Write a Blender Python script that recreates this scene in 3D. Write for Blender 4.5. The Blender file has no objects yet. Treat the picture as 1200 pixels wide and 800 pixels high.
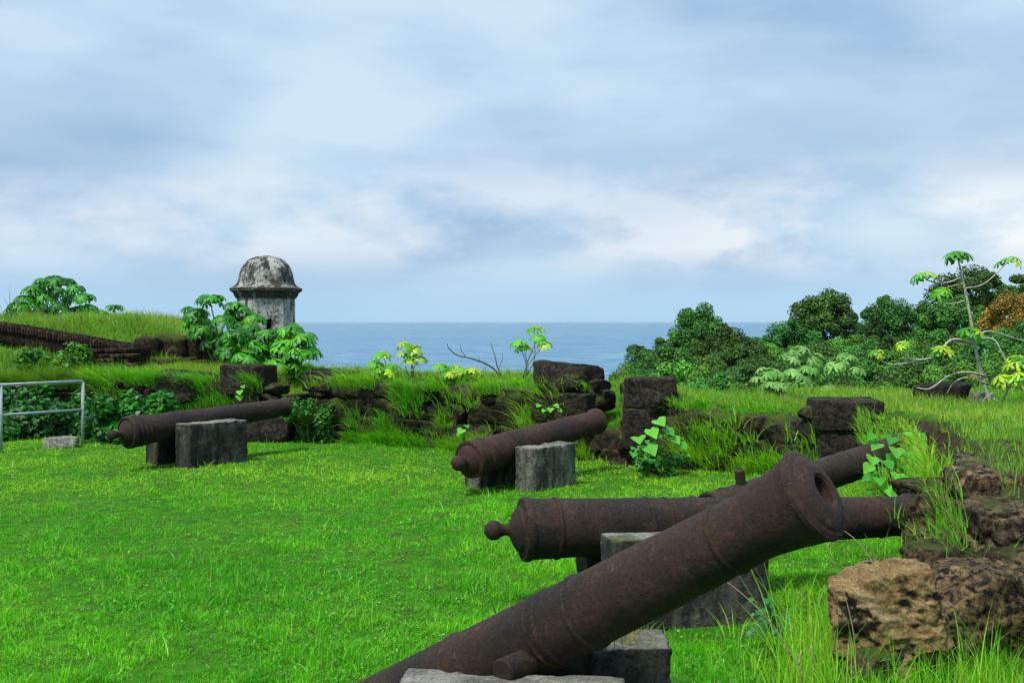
import bpy, math, random
import numpy as np
from mathutils import Vector, Matrix

random.seed(7)
rng = np.random.default_rng(7)
scene = bpy.context.scene
col = scene.collection
CAM_H = 1.75
PI = math.pi

def P(px, py, D):
    """world point seen at photo pixel (1200x800) at distance D ahead"""
    return Vector(((px - 600) / 1200 * D, D, CAM_H - (py - 377) / 1200 * D))

# ------------------------------------------------------------------ noise
def _h(i, j, k, seed):
    n = (i.astype(np.int64) * 374761393 + j.astype(np.int64) * 668265263 + k.astype(np.int64) * 2147483647 + seed * 974634777) & 0xffffffff
    n = ((n ^ (n >> 13)) * 1274126177) & 0xffffffff
    n = n ^ (n >> 16)
    return (n & 0xffffff) / float(0xffffff)

def vnoise(p, seed=0):
    i = np.floor(p).astype(np.int64); f = p - i
    f = f * f * (3 - 2 * f)
    x, y, z = i[:, 0], i[:, 1], i[:, 2]
    u, v, w = f[:, 0], f[:, 1], f[:, 2]
    def L(a, b, t): return a + (b - a) * t
    c = lambda dx, dy, dz: _h(x + dx, y + dy, z + dz, seed)
    return L(L(L(c(0,0,0), c(1,0,0), u), L(c(0,1,0), c(1,1,0), u), v),
             L(L(c(0,0,1), c(1,0,1), u), L(c(0,1,1), c(1,1,1), u), v), w)

def fbm(p, octv=4, seed=0):
    p = np.asarray(p, float); s = 0; a = .5; t = 0
    for o in range(octv):
        s = s + a * vnoise(p * 2 ** o + o * 17.3, seed + o); t += a; a *= .5
    return s / t * 2 - 1

def sm(x, a, b):
    t = np.clip((x - a) / (b - a), 0, 1)
    return t * t * (3 - 2 * t)

# ------------------------------------------------------------------ mesh building
class MB:
    """collects verts / quads / tris as numpy arrays, with a colour per vertex"""
    def __init__(s): s.v = []; s.q = []; s.t = []; s.c = []; s.n = 0
    def add(s, v, q=None, t=None, c=None):
        v = np.asarray(v, float).reshape(-1, 3)
        if q is not None and len(q): s.q.append(np.asarray(q, np.int64).reshape(-1, 4) + s.n)
        if t is not None and len(t): s.t.append(np.asarray(t, np.int64).reshape(-1, 3) + s.n)
        if c is None: c = np.ones((len(v), 3)) * .5
        c = np.asarray(c, float)
        if c.ndim == 1: c = np.tile(c, (len(v), 1))
        s.v.append(v); s.c.append(c); s.n += len(v)
        return s
    def mesh(s, name, mat, smooth=True):
        v = np.concatenate(s.v); c = np.concatenate(s.c)
        q = np.concatenate(s.q) if s.q else np.zeros((0, 4), np.int64)
        t = np.concatenate(s.t) if s.t else np.zeros((0, 3), np.int64)
        me = bpy.data.meshes.new(name)
        me.vertices.add(len(v)); me.vertices.foreach_set('co', v.astype(np.float32).ravel())
        me.loops.add(len(q) * 4 + len(t) * 3)
        me.loops.foreach_set('vertex_index', np.concatenate([q.ravel(), t.ravel()]).astype(np.int32))
        me.polygons.add(len(q) + len(t))
        st = np.concatenate([np.arange(len(q)) * 4, len(q) * 4 + np.arange(len(t)) * 3]).astype(np.int32)
        me.polygons.foreach_set('loop_start', st)
        me.polygons.foreach_set('use_smooth', np.full(len(q) + len(t), smooth))
        me.update(calc_edges=True)
        a = me.attributes.new('tint', 'FLOAT_COLOR', 'POINT')
        a.data.foreach_set('color', np.hstack([c, np.ones((len(c), 1))]).astype(np.float32).ravel())
        me.materials.append(mat)
        return me
    def obj(s, name, mat, parent=None, smooth=True, sharp=None):
        me = s.mesh(name, mat, smooth)
        if sharp: me.set_sharp_from_angle(angle=math.radians(sharp))
        o = bpy.data.objects.new(name, me); col.objects.link(o)
        if parent: o.parent = parent
        return o

def tag(o, label=None, cat=None, group=None, kind=None):
    if label: o['label'] = label
    if cat: o['category'] = cat
    if group: o['group'] = group
    if cat and not kind: kind = 'thing'
    if kind: o['kind'] = kind
    return o

def empty(name, loc, label, cat, group=None, rot=(0, 0, 0)):
    o = bpy.data.objects.new(name, None); col.objects.link(o)
    o.location = loc; o.rotation_euler = rot
    return tag(o, label, cat, group)

def copy_tree(root):
    c = root.copy(); col.objects.link(c)
    for ch in root.children:
        d = ch.copy(); col.objects.link(d); d.parent = c
        for g in ch.children:
            e = g.copy(); col.objects.link(e); e.parent = d
    return c

def tube(mb, pts, rads, n=8, c=None, cap=True):
    pts = [Vector(p) for p in pts]; V = []
    up = Vector((0, 0, 1))
    for i, p in enumerate(pts):
        d = (pts[min(i + 1, len(pts) - 1)] - pts[max(i - 1, 0)]).normalized()
        a = d.cross(up)
        if a.length < .05: a = d.cross(Vector((1, 0, 0)))
        a.normalize(); b = a.cross(d)
        for k in range(n):
            t = 2 * PI * k / n
            V.append(p + (a * math.cos(t) + b * math.sin(t)) * rads[i])
    Q = [(i * n + k, i * n + (k + 1) % n, (i + 1) * n + (k + 1) % n, (i + 1) * n + k) for i in range(len(pts) - 1) for k in range(n)]
    T = []
    if cap:
        V.append(pts[-1]); m = len(V) - 1; b0 = (len(pts) - 1) * n
        T += [(b0 + k, b0 + (k + 1) % n, m) for k in range(n)]
        V.append(pts[0]); m = len(V) - 1
        T += [((k + 1) % n, k, m) for k in range(n)]
    mb.add([tuple(v) for v in V], Q, T, c)

def curve_pts(ctrl, n=12):
    """Catmull-Rom through control points"""
    c = [Vector(p) for p in ctrl]; c = [c[0] * 2 - c[1]] + c + [c[-1] * 2 - c[-2]]
    out = []
    segs = len(c) - 3
    for i in range(segs):
        for k in range(n):
            t = k / n
            p0, p1, p2, p3 = c[i:i + 4]
            out.append(.5 * ((2 * p1) + (p2 - p0) * t + (2 * p0 - 5 * p1 + 4 * p2 - p3) * t * t + (3 * p1 - p0 - 3 * p2 + p3) * t ** 3))
    out.append(c[-2]); return out

# rough block: rounded, noise-displaced box
_cache = {}
def _cube(n):
    if n in _cache: return _cache[n]
    g = np.linspace(-1, 1, n + 1); V = []; Q = []; idx = {}
    def vid(p):
        k = tuple(np.round(p, 5))
        if k not in idx: idx[k] = len(V); V.append(p)
        return idx[k]
    for ax in range(3):
        for s in (-1, 1):
            for i in range(n):
                for j in range(n):
                    qd = []
                    for (a, b) in ((i, j), (i + 1, j), (i + 1, j + 1), (i, j + 1)):
                        p = [0, 0, 0]; p[ax] = s; p[(ax + 1) % 3] = g[a]; p[(ax + 2) % 3] = g[b]
                        qd.append(vid(p))
                    if s < 0: qd.reverse()
                    Q.append(qd)
    _cache[n] = (np.array(V, float), np.array(Q)); return _cache[n]

def rough_block(mb, c, size, ax=(1, 0), n=8, rnd=.25, amp=.03, freq=4., seed=0, tint=None, tilt=(0, 0), taper=0.):
    """c centre; size full (l,w,h); ax = unit xy direction of the length"""
    V, Q = _cube(n)
    h = np.array(size) / 2
    r = rnd * h.min()
    p = V * h
    core = np.clip(p, -(h - r), (h - r))
    d = p - core; ln = np.linalg.norm(d, axis=1, keepdims=True)
    nrm = np.where(ln > 1e-6, d / np.maximum(ln, 1e-6), 0)
    p = core + nrm * np.where(ln > 1e-6, r, 0)
    dirn = V / np.linalg.norm(V, axis=1, keepdims=True)
    off = rng.random(3) * 100 if seed == 0 else np.array([seed * 7.1, seed * 3.3, seed * 1.7])
    N = fbm(p * freq + off, 5)
    N2 = fbm(p * freq * .45 + off + 40, 3)
    p = p + dirn * ((N * .6 + N2) * amp)[:, None]
    if taper: 
        k = 1 - taper * (p[:, 2:3] / h[2] + 1) / 2
        p[:, :2] *= k
    # tilt
    tx, ty = tilt
    M = np.array(Matrix.Rotation(tx, 3, 'X') @ Matrix.Rotation(ty, 3, 'Y'))
    p = p @ M.T
    a = np.array([ax[0], ax[1], 0.]); b = np.array([-ax[1], ax[0], 0.])
    w = p[:, 0:1] * a + p[:, 1:2] * b + p[:, 2:3] * np.array([0, 0, 1.]) + np.array(c)
    mb.add(w, Q, None, tint)

def facet_rock(mb, c, size, ang=0., n=20, seed=1, amp=.05, cuts=11, freq=3., tint=None, sharp=14., flat_top=None):
    """angular rock: sphere cut by random planes, then ridged noise; c = centre, size = full extents"""
    V, Q = _cube(n)
    r_ = np.random.default_rng(seed)
    d = V / np.linalg.norm(V, axis=1, keepdims=True)
    nn = [(1, 0, 0), (-1, 0, 0), (0, 1, 0), (0, -1, 0), (0, 0, 1), (0, 0, -1)]
    nn = [np.array(a) + r_.normal(size=3) * .13 for a in nn]; hh = [1.] * 6
    for i in range(cuts):
        a = r_.normal(size=3); nn.append(a); hh.append(r_.uniform(1.02, 1.3))
    nn = np.array(nn); nn /= np.linalg.norm(nn, axis=1, keepdims=True)
    q = np.maximum(d @ nn.T, 1e-3) / np.array(hh)
    rad = 1 / (np.sum(q ** sharp, 1) ** (1 / sharp))
    p = d * rad[:, None] * np.array(size) / 2
    off = r_.random(3) * 50; m = max(size)
    f = freq / m * .6
    rid = 1 - np.abs(fbm(p * f * 1.6 + off, 5, seed)) * 2
    n2 = fbm(p * f * .8 + off + 9, 4, seed + 3)
    n3 = fbm(p * f * 6 + off, 4, seed + 6)
    p = p + d * ((rid - .6) * .6 + n2 * .9 + n3 * .22)[:, None] * amp
    ca, sa = math.cos(ang), math.sin(ang)
    w = np.stack([p[:, 0] * ca - p[:, 1] * sa, p[:, 0] * sa + p[:, 1] * ca, p[:, 2]], -1) + np.array(c)
    mb.add(w, Q, None, tint)

# ------------------------------------------------------------------ materials
def mat(name):
    m = bpy.data.materials.new(name); m.use_nodes = True
    nt = m.node_tree; nt.nodes.clear()
    return m, nt, nt.nodes, nt.links

def N(nodes, t, **kw):
    n = nodes.new(t)
    for k, v in kw.items():
        if hasattr(n, k): setattr(n, k, v)
        else: n.inputs[k].default_value = v
    return n

def noise(nt, scale, detail=6, rough=.6, vec=None, dist=0):
    n = nt.nodes.new('ShaderNodeTexNoise'); n.inputs['Scale'].default_value = scale
    n.inputs['Detail'].default_value = detail; n.inputs['Roughness'].default_value = rough
    n.inputs['Distortion'].default_value = dist
    if vec: nt.links.new(vec, n.inputs['Vector'])
    return n.outputs['Fac']

def ramp(nt, fac, stops, interp='LINEAR'):
    r = nt.nodes.new('ShaderNodeValToRGB'); r.color_ramp.interpolation = interp
    e = r.color_ramp.elements
    while len(e) < len(stops): e.new(.5)
    for i, (p, c) in enumerate(stops):
        e[i].position = p
        e[i].color = (c, c, c, 1) if not hasattr(c, '__len__') else (*c, 1)
    nt.links.new(fac, r.inputs['Fac']); return r.outputs['Color']

def mix(nt, f, a, b, mode='MIX'):
    m = nt.nodes.new('ShaderNodeMix'); m.data_type = 'RGBA'; m.blend_type = mode
    for s, v in ((m.inputs[0], f), (m.inputs[6], a), (m.inputs[7], b)):
        if hasattr(v, 'links') or isinstance(v, bpy.types.NodeSocket): nt.links.new(v, s)
        elif hasattr(v, '__len__'): s.default_value = (*v, 1)
        else: s.default_value = v
    return m.outputs[2]

def mth(nt, op, a, b=0., clamp=False):
    m = nt.nodes.new('ShaderNodeMath'); m.operation = op; m.use_clamp = clamp
    for s, v in ((m.inputs[0], a), (m.inputs[1], b)):
        if isinstance(v, bpy.types.NodeSocket): nt.links.new(v, s)
        else: s.default_value = v
    return m.outputs[0]

def bump(nt, h, strength, dist, prev=None):
    b = nt.nodes.new('ShaderNodeBump'); b.inputs['Strength'].default_value = strength
    b.inputs['Distance'].default_value = dist
    nt.links.new(h, b.inputs['Height'])
    if prev: nt.links.new(prev, b.inputs['Normal'])
    return b.outputs[0]

def finish(nt, color, rough=.9, normal=None, spec=.3, metal=0.):
    p = nt.nodes.new('ShaderNodeBsdfPrincipled'); o = nt.nodes.new('ShaderNodeOutputMaterial')
    if isinstance(color, bpy.types.NodeSocket): nt.links.new(color, p.inputs['Base Color'])
    else: p.inputs['Base Color'].default_value = (*color, 1)
    if isinstance(rough, bpy.types.NodeSocket): nt.links.new(rough, p.inputs['Roughness'])
    else: p.inputs['Roughness'].default_value = rough
    p.inputs['Specular IOR Level'].default_value = spec
    p.inputs['Metallic'].default_value = metal
    if normal: nt.links.new(normal, p.inputs['Normal'])
    nt.links.new(p.outputs[0], o.inputs['Surface'])
    return p

def objco(nt):
    t = nt.nodes.new('ShaderNodeTexCoord'); return t.outputs['Object']
def geopos(nt):
    return nt.nodes.new('ShaderNodeNewGeometry').outputs['Position']
def normz(nt):
    g = nt.nodes.new('ShaderNodeNewGeometry'); s = nt.nodes.new('ShaderNodeSeparateXYZ')
    nt.links.new(g.outputs['Normal'], s.inputs[0]); return s.outputs['Z']
def tintn(nt):
    a = nt.nodes.new('ShaderNodeAttribute'); a.attribute_name = 'tint'; return a.outputs['Color']

def rust_mat(name, base, dark, light, black=.5):
    m, nt, ns, ln = mat(name); v = objco(nt)
    n1 = noise(nt, 7, 8, .65, v); n2 = noise(nt, 55, 6, .7, v); n3 = noise(nt, 2.2, 6, .6, v, .6)
    c = mix(nt, ramp(nt, n1, [(.35, 0.), (.65, 1.)]), base, light)
    c = mix(nt, ramp(nt, n3, [(black - .05, 0.), (black + .08, 1.)]), c, dark)
    c = mix(nt, ramp(nt, n2, [(.38, .75), (.62, 0.)]), c, (base[0] * .35, base[1] * .35, base[2] * .35))
    c = mix(nt, ramp(nt, noise(nt, 4.5, 8, .72, v, 1.2), [(.60, 0.), (.68, .55)]), c, (.13, .045, .018))
    c = mix(nt, ramp(nt, noise(nt, 13, 8, .75, v, .5), [(.60, 0.), (.68, .6)]), c, (.085, .072, .060))
    # paler speckle on faces that look up
    up = ramp(nt, normz(nt), [(.35, 0.), (1., 1.)])
    sp = ramp(nt, noise(nt, 120, 4, .7, v), [(.48, 0.), (.64, 1.)])
    c = mix(nt, mth(nt, 'MULTIPLY', mth(nt, 'MULTIPLY', up, sp), .5), c, (.17, .13, .115))
    flk = ramp(nt, noise(nt, 26, 7, .72, v, .8), [(.46, 0.), (.50, .6), (.54, .65), (.58, 1.)])
    c = mix(nt, mth(nt, 'MULTIPLY', mth(nt, 'SUBTRACT', 1., flk), .45), c, dark)
    nb = bump(nt, n2, .55, .008); nb = bump(nt, flk, .6, .006, nb); nb = bump(nt, noise(nt, 190, 3, .7, v), .4, .003, nb); nb = bump(nt, n1, .5, .02, nb)
    r = ramp(nt, n2, [(.3, .62), (.7, .9)])
    finish(nt, c, r, nb, .32); return m

def stone_mat(name, base, dark, light, moss=.5, scale=1., usetint=False, mossc=(.05, .075, .012), streak=False):
    m, nt, ns, ln = mat(name); v = geopos(nt) if usetint else objco(nt)
    n1 = noise(nt, 3.2 * scale, 8, .65, v); n2 = noise(nt, 14 * scale, 8, .7, v, .3); n3 = noise(nt, 60 * scale, 5, .7, v)
    c = mix(nt, ramp(nt, n1, [(.4, 0.), (.62, 1.)]), base, light)
    c = mix(nt, ramp(nt, n2, [(.42, 1.), (.58, 0.)]), c, dark)
    c = mix(nt, ramp(nt, n3, [(.35, .6), (.55, 0.)]), c, (dark[0] * .6, dark[1] * .6, dark[2] * .6))
    if streak:
        c = mix(nt, ramp(nt, n1, [(.42, 0.), (.60, 1.)]), base, light)
        mp = nt.nodes.new('ShaderNodeMapping'); mp.inputs['Scale'].default_value = (7, 7, 1.3); nt.links.new(v, mp.inputs[0])
        c = mix(nt, ramp(nt, noise(nt, 1.0, 7, .65, mp.outputs[0], .5), [(.42, .9), (.60, 0.)]), c, dark)
        c = mix(nt, ramp(nt, n2, [(.40, .75), (.52, 0.)]), c, dark)
        c = mix(nt, ramp(nt, noise(nt, 7, 8, .75, v, .6), [(.56, 0.), (.64, .8)]), c, (light[0] * 1.3, light[1] * 1.3, light[2] * 1.2))
        c = mix(nt, ramp(nt, noise(nt, 30, 6, .8, v), [(.55, 0.), (.66, .7)]), c, light)
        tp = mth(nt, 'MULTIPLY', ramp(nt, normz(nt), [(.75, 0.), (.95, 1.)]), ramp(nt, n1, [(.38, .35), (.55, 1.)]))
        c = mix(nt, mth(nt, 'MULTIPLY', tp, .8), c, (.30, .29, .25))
        c = mix(nt, ramp(nt, n3, [(.38, .5), (.52, 0.)]), c, (dark[0] * .7, dark[1] * .7, dark[2] * .7))
    if usetint: c = mix(nt, 1., c, mix(nt, 1., tintn(nt), (2, 2, 2), 'MULTIPLY'), 'MULTIPLY')
    if moss > 0:
        up = mth(nt, 'MULTIPLY_ADD', normz(nt), .25)
        k = mth(nt, 'ADD', noise(nt, 2.3 * scale, 6, .7, v), mth(nt, 'MULTIPLY', normz(nt), .13))
        c = mix(nt, ramp(nt, k, [(.66 - .2 * moss, 0.), (.78 - .2 * moss, 1.)]), c, mossc)
    nb = bump(nt, n2, .7, .03); nb = bump(nt, n3, .6, .008, nb)
    finish(nt, c, .95, nb, .2); return m

def leaf_mat(name, trans=.35, rough=.5, spec=.35, gain=1.):
    m, nt, ns, ln = mat(name)
    c = tintn(nt); vv = objco(nt); bn = bump(nt, noise(nt, 45, 4, .6, vv), .35, .01)
    c = mix(nt, ramp(nt, noise(nt, 16, 4, .6, vv), [(.35, .35), (.65, 0.)]), c, mix(nt, 1., c, (.55, .62, .5), 'MULTIPLY'))
    if gain != 1.: c = mix(nt, 1., c, (gain, gain, gain), 'MULTIPLY')
    p = ns.new('ShaderNodeBsdfPrincipled'); o = ns.new('ShaderNodeOutputMaterial')
    ln.new(c, p.inputs['Base Color']); p.inputs['Roughness'].default_value = rough
    p.inputs['Specular IOR Level'].default_value = spec
    if name == 'leaf': ln.new(bn, p.inputs['Normal'])
    t = ns.new('ShaderNodeBsdfTranslucent')
    ln.new(mix(nt, 1., c, (1.15, 1.25, .6), 'MULTIPLY'), t.inputs['Color'])
    mx = ns.new('ShaderNodeMixShader'); mx.inputs[0].default_value = trans
    ln.new(p.outputs[0], mx.inputs[1]); ln.new(t.outputs[0], mx.inputs[2]); ln.new(mx.outputs[0], o.inputs['Surface'])
    return m

M = {}
M['rust_a'] = rust_mat('rusted_iron', (.048, .024, .016), (.013, .010, .008), (.074, .034, .022), .58)
M['rust_b'] = rust_mat('black_stained_iron', (.045, .022, .013), (.011, .009, .007), (.078, .034, .018), .5)
M['rust_c'] = rust_mat('red_brown_iron', (.058, .025, .015), (.015, .010, .008), (.09, .036, .020), .58)
M['rust_d'] = rust_mat('dark_brown_iron', (.040, .023, .015), (.011, .009, .007), (.062, .033, .021), .53)
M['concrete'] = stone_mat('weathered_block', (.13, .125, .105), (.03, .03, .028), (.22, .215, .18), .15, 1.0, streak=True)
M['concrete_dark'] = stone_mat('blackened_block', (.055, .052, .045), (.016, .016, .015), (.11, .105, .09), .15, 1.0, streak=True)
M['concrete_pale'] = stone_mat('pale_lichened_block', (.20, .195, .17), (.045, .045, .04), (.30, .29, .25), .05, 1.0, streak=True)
M['wall'] = stone_mat('mossy_masonry', (.036, .026, .018), (.009, .008, .007), (.080, .058, .038), .55, 1., True)
M['brick'] = stone_mat('old_brick', (.050, .031, .024), (.011, .009, .008), (.085, .055, .042), .2, 1.3, True)
M['block'] = stone_mat('dark_cut_stone', (.030, .024, .019), (.009, .008, .007), (.070, .056, .040), .25, 1.4)
def boulder_mat():
    m, nt, ns, ln = mat('ochre_rock'); v = objco(nt)
    n1 = noise(nt, 3.4, 7, .6, v, .5); n2 = noise(nt, 11, 8, .72, v, .6); n3 = noise(nt, 70, 6, .75, v)
    c = mix(nt, ramp(nt, n2, [(.38, 0.), (.60, 1.)]), (.20, .12, .045), (.46, .33, .15))
    c = mix(nt, ramp(nt, n3, [(.38, .7), (.56, 0.)]), c, (.10, .06, .03))
    c = mix(nt, ramp(nt, noise(nt, 5, 5, .6, v, 1.), [(.58, 0.), (.70, .35)]), c, (.42, .37, .28))
    k = mth(nt, 'ADD', n1, mth(nt, 'MULTIPLY', normz(nt), .07))
    c = mix(nt, ramp(nt, k, [(.40, 1.), (.455, 0.)]), c, (.022, .016, .012))
    finish(nt, c, .95, bump(nt, n3, .7, .010, bump(nt, n2, 1., .04)), .2); return m
M['boulder'] = boulder_mat()
M['dark_rock'] = stone_mat('dark_tan_rock', (.12, .082, .04), (.012, .010, .009), (.32, .22, .11), .0, 1.8)
M['ruin'] = stone_mat('ruin_masonry', (.075, .055, .034), (.012, .010, .008), (.24, .175, .10), .2, 1.4, True)
M['pale_rock'] = stone_mat('pale_rock', (.36, .34, .30), (.15, .14, .12), (.5, .48, .44), 0., 3)
M['plaster'] = None
M['grass'] = leaf_mat('grass_blade', .38, .5, .3)
M['leaf'] = leaf_mat('leaf', .32, .42, .4)
M['tree_leaf'] = leaf_mat('tree_leaf', .2, .6, .25)
def vary(m):
    nt = m.node_tree; at = [n for n in nt.nodes if n.type == 'ATTRIBUTE'][0]
    oi = nt.nodes.new('ShaderNodeObjectInfo'); hs = nt.nodes.new('ShaderNodeHueSaturation')
    outs = [l.to_socket for l in at.outputs['Color'].links]
    nt.links.new(at.outputs['Color'], hs.inputs['Color'])
    nt.links.new(mth(nt, 'ADD', mth(nt, 'MULTIPLY', oi.outputs['Random'], .042), .452), hs.inputs['Hue'])
    nt.links.new(mth(nt, 'ADD', mth(nt, 'MULTIPLY', oi.outputs['Random'], .65), .55), hs.inputs['Value'])
    for o_ in outs: nt.links.new(hs.outputs[0], o_)
vary(M['tree_leaf'])
M['gold_leaf'] = leaf_mat('flowering_crown', .2, .6, .25)
def bark(name, a, b):
    m, nt, ns, ln = mat(name); v = objco(nt)
    n = noise(nt, 22, 6, .7, v); finish(nt, mix(nt, ramp(nt, n, [(.35, 0.), (.65, 1.)]), a, b), .9, bump(nt, n, .5, .01), .2); return m
M['bark_pale'] = bark('pale_bark', (.20, .19, .16), (.50, .48, .43))
M['bark_dark'] = bark('dark_bark', (.05, .04, .03), (.12, .10, .08))
M['stem'] = bark('plant_stem', (.10, .12, .05), (.20, .22, .10))
M['straw'] = bark('dry_stalk', (.30, .25, .12), (.42, .36, .2))

def plaster(name, t1, t2):
    m, nt, ns, ln = mat(name); v = objco(nt)
    n1 = noise(nt, 2.1, 8, .65, v, .4); n2 = noise(nt, 9, 7, .7, v); n3 = noise(nt, 40, 5, .7, v)
    c = mix(nt, ramp(nt, n2, [(.35, 0.), (.7, 1.)]), (.36, .36, .33), (.55, .55, .51))
    # streaked black algae
    mp = ns.new('ShaderNodeMapping'); mp.inputs['Scale'].default_value = (5, 5, .9); ln.new(v, mp.inputs[0])
    st = noise(nt, 1.2, 7, .7, mp.outputs[0])
    c = mix(nt, ramp(nt, st, [(t1, 0.), (t1 + .08, 1.)]), c, (.035, .034, .030))
    c = mix(nt, ramp(nt, mth(nt, 'ADD', mth(nt, 'MULTIPLY', n2, .45), mth(nt, 'MULTIPLY', n1, .55)), [(t2, 0.), (t2 + .09, .95)]), c, (.05, .047, .04))
    finish(nt, c, .95, bump(nt, n3, .5, .01, bump(nt, n2, .4, .03)), .15); return m
M['plaster'] = plaster('stained_plaster', .50, .455)
M['plaster_wall'] = plaster('plain_plaster', .525, .49)
M['plaster_black'] = plaster('blackened_plaster', .43, .40)

def pipe_mat():
    m, nt, ns, ln = mat('galvanised_pipe'); v = objco(nt)
    n = noise(nt, 20, 6, .7, v)
    finish(nt, mix(nt, ramp(nt, n, [(.5, 0.), (.72, 1.)]), (.33, .41, .41), (.20, .18, .15)), .55, bump(nt, n, .2, .003), .4); return m
M['pipe'] = pipe_mat()

def ground_mat():
    m, nt, ns, ln = mat('soil_and_turf'); v = geopos(nt)
    n1 = noise(nt, 1.3, 6, .6, v); n2 = noise(nt, 12, 7, .7, v)
    turf = mix(nt, ramp(nt, n1, [(.4, 0.), (.62, 1.)]), (.035, .19, .006), (.07, .24, .010))
    turf = mix(nt, ramp(nt, n2, [(.38, .7), (.6, 0.)]), turf, (.018, .06, .005))
    soil = mix(nt, ramp(nt, n2, [(.4, 0.), (.6, 1.)]), (.030, .022, .014), (.075, .052, .03))
    turf = mix(nt, ramp(nt, noise(nt, 5.5, 6, .7, v), [(.48, 0.), (.62, .5)]), turf, soil)
    sx = nt.nodes.new('ShaderNodeSeparateXYZ'); nt.links.new(v, sx.inputs[0])
    ru = mth(nt, 'MULTIPLY', ramp(nt, mth(nt, 'MULTIPLY', sx.outputs['X'], .1), [(.23, 0.), (.26, 1.)]), ramp(nt, mth(nt, 'MULTIPLY', sx.outputs['Y'], .1), [(.72, 1.), (.82, 0.)]))
    turf = mix(nt, mth(nt, 'MULTIPLY', ru, .85), turf, soil)
    c = mix(nt, ramp(nt, normz(nt), [(.55, 0.), (.85, 1.)]), soil, turf)
    finish(nt, c, 1., bump(nt, n2, .8, .03), .1); return m
M['ground'] = ground_mat()

def sea_mat():
    m, nt, ns, ln = mat('sea_water'); v = geopos(nt)
    mp = ns.new('ShaderNodeMapping'); mp.inputs['Scale'].default_value = (.6, 1, 1); ln.new(v, mp.inputs[0])
    h = noise(nt, .12, 8, .62, mp.outputs[0], .4)
    big = noise(nt, .0022, 5, .6, mp.outputs[0])
    c = mix(nt, ramp(nt, big, [(.35, 0.), (.65, 1.)]), (.05, .17, .29), (.075, .21, .33))
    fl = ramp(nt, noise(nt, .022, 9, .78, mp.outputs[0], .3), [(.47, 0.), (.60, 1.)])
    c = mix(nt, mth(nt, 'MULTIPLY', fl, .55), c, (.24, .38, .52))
    finish(nt, c, .38, bump(nt, h, 1., 3.), .35); return m
M['sea'] = sea_mat()

# ------------------------------------------------------------------ terrain
FX = [-40, -12, -7.2, -6.6, -4.9, -3.9, -3.0, 1.08, 1.45, 2.4, 3.3, 3.75, 60]
FY = [17.6, 17.6, 17.3, 16.9, 16.3, 15.9, 15.3, 12.95, 12.6, 12.3, 11.8, 11.3, 11.3]
EY = [-20, 2, 4, 4.8, 5.6, 6.0, 6.4, 7.0, 8.0, 9.5, 11.3, 60]
EX = [2.5, 2.45, 2.5, 2.6, 2.62, 2.62, 2.72, 2.9, 3.3, 3.7, 3.8, 3.8]
def face_y(x): return np.interp(x, FX, FY)
def edge_x(y): return np.interp(y, EY, EX)
EMB = [(-3.45, .42, .38), (1.27, .22, .40)]          # embrasures: centre x, half width, sill height
def terrain(x, y):
    x = np.asarray(x, float); y = np.asarray(y, float)
    dA = y - face_y(x); dB = x - edge_x(y)
    d = np.where(x > 3.7, np.maximum(dB, 0 * dB - 9), np.maximum(dA, dB))
    d = np.where((x > 3.7), dB, d)
    p = np.stack([x, y, 0 * x], -1).reshape(-1, 3)
    n1 = fbm(p * .6, 4, 3).reshape(x.shape); n2 = fbm(p * 2.4, 3, 9).reshape(x.shape)
    base = .025 * n1 + .012 * n2
    Hp = .90 + .06 * n1 + .03 * n2 - .12 * sm(x, 1.8, 2.6)
    # right hand ruin: lower steps toward the viewer
    rf = sm(x, 2.0, 3.0)
    low = .86 - .10 * sm(-y, -7.6, -7.1) - .16 * sm(-y, -6.3, -5.9) - .05 * sm(-y, -5.3, -4.6)
    low = low + .05 * n1 + .06 * n2 - .16 * sm(y, 8., 13.)
    Hp = Hp * (1 - rf) + low * rf
    # left hand: grass bank rises behind the ledge
    lb = sm(-x, 5.2, 7.6)
    Hp = Hp + lb * .80 * sm(y, 18.0, 20.2) 
    Hp = Hp - .10 * sm(-x, 7.3, 7.9) * (1 - sm(y, 17.6, 18.2))
    for (cx, hw, sill) in EMB:
        m = (1 - sm(np.abs(x - cx - .05 * (y - 14)), hw, hw + .12)) * (y > 11.9) * (y < 18)
        Hp = Hp * (1 - m) + (sill + .14 * np.maximum(dA, 0) + .02 * n2) * m
    Hp = Hp - (Hp - .1) * sm(y, 23.5, 25.5) * sm(x, -8.6, -8.0)
    z = base + (Hp - base) * sm(d, .05, .32)
    # outer edge of the rampart
    out = np.where(x < -5.4, y - 26.0, np.where(x < 3.6, dA - 2.9, y - 15.2))
    out = np.where((x > -9) & (x < -5.0), np.minimum(out, y - 30), out)
    k = sm(out, 0, 4)
    mm = sm(x / np.maximum(y, 1), .06, .24)
    far = (-6 - .45 * (y - 18)) * (1 - mm) + (-4.0 - .10 * (y - 18) + 1.5 * n1) * mm
    far = np.maximum(far, -46)
    return z * (1 - k) + far * k

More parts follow.
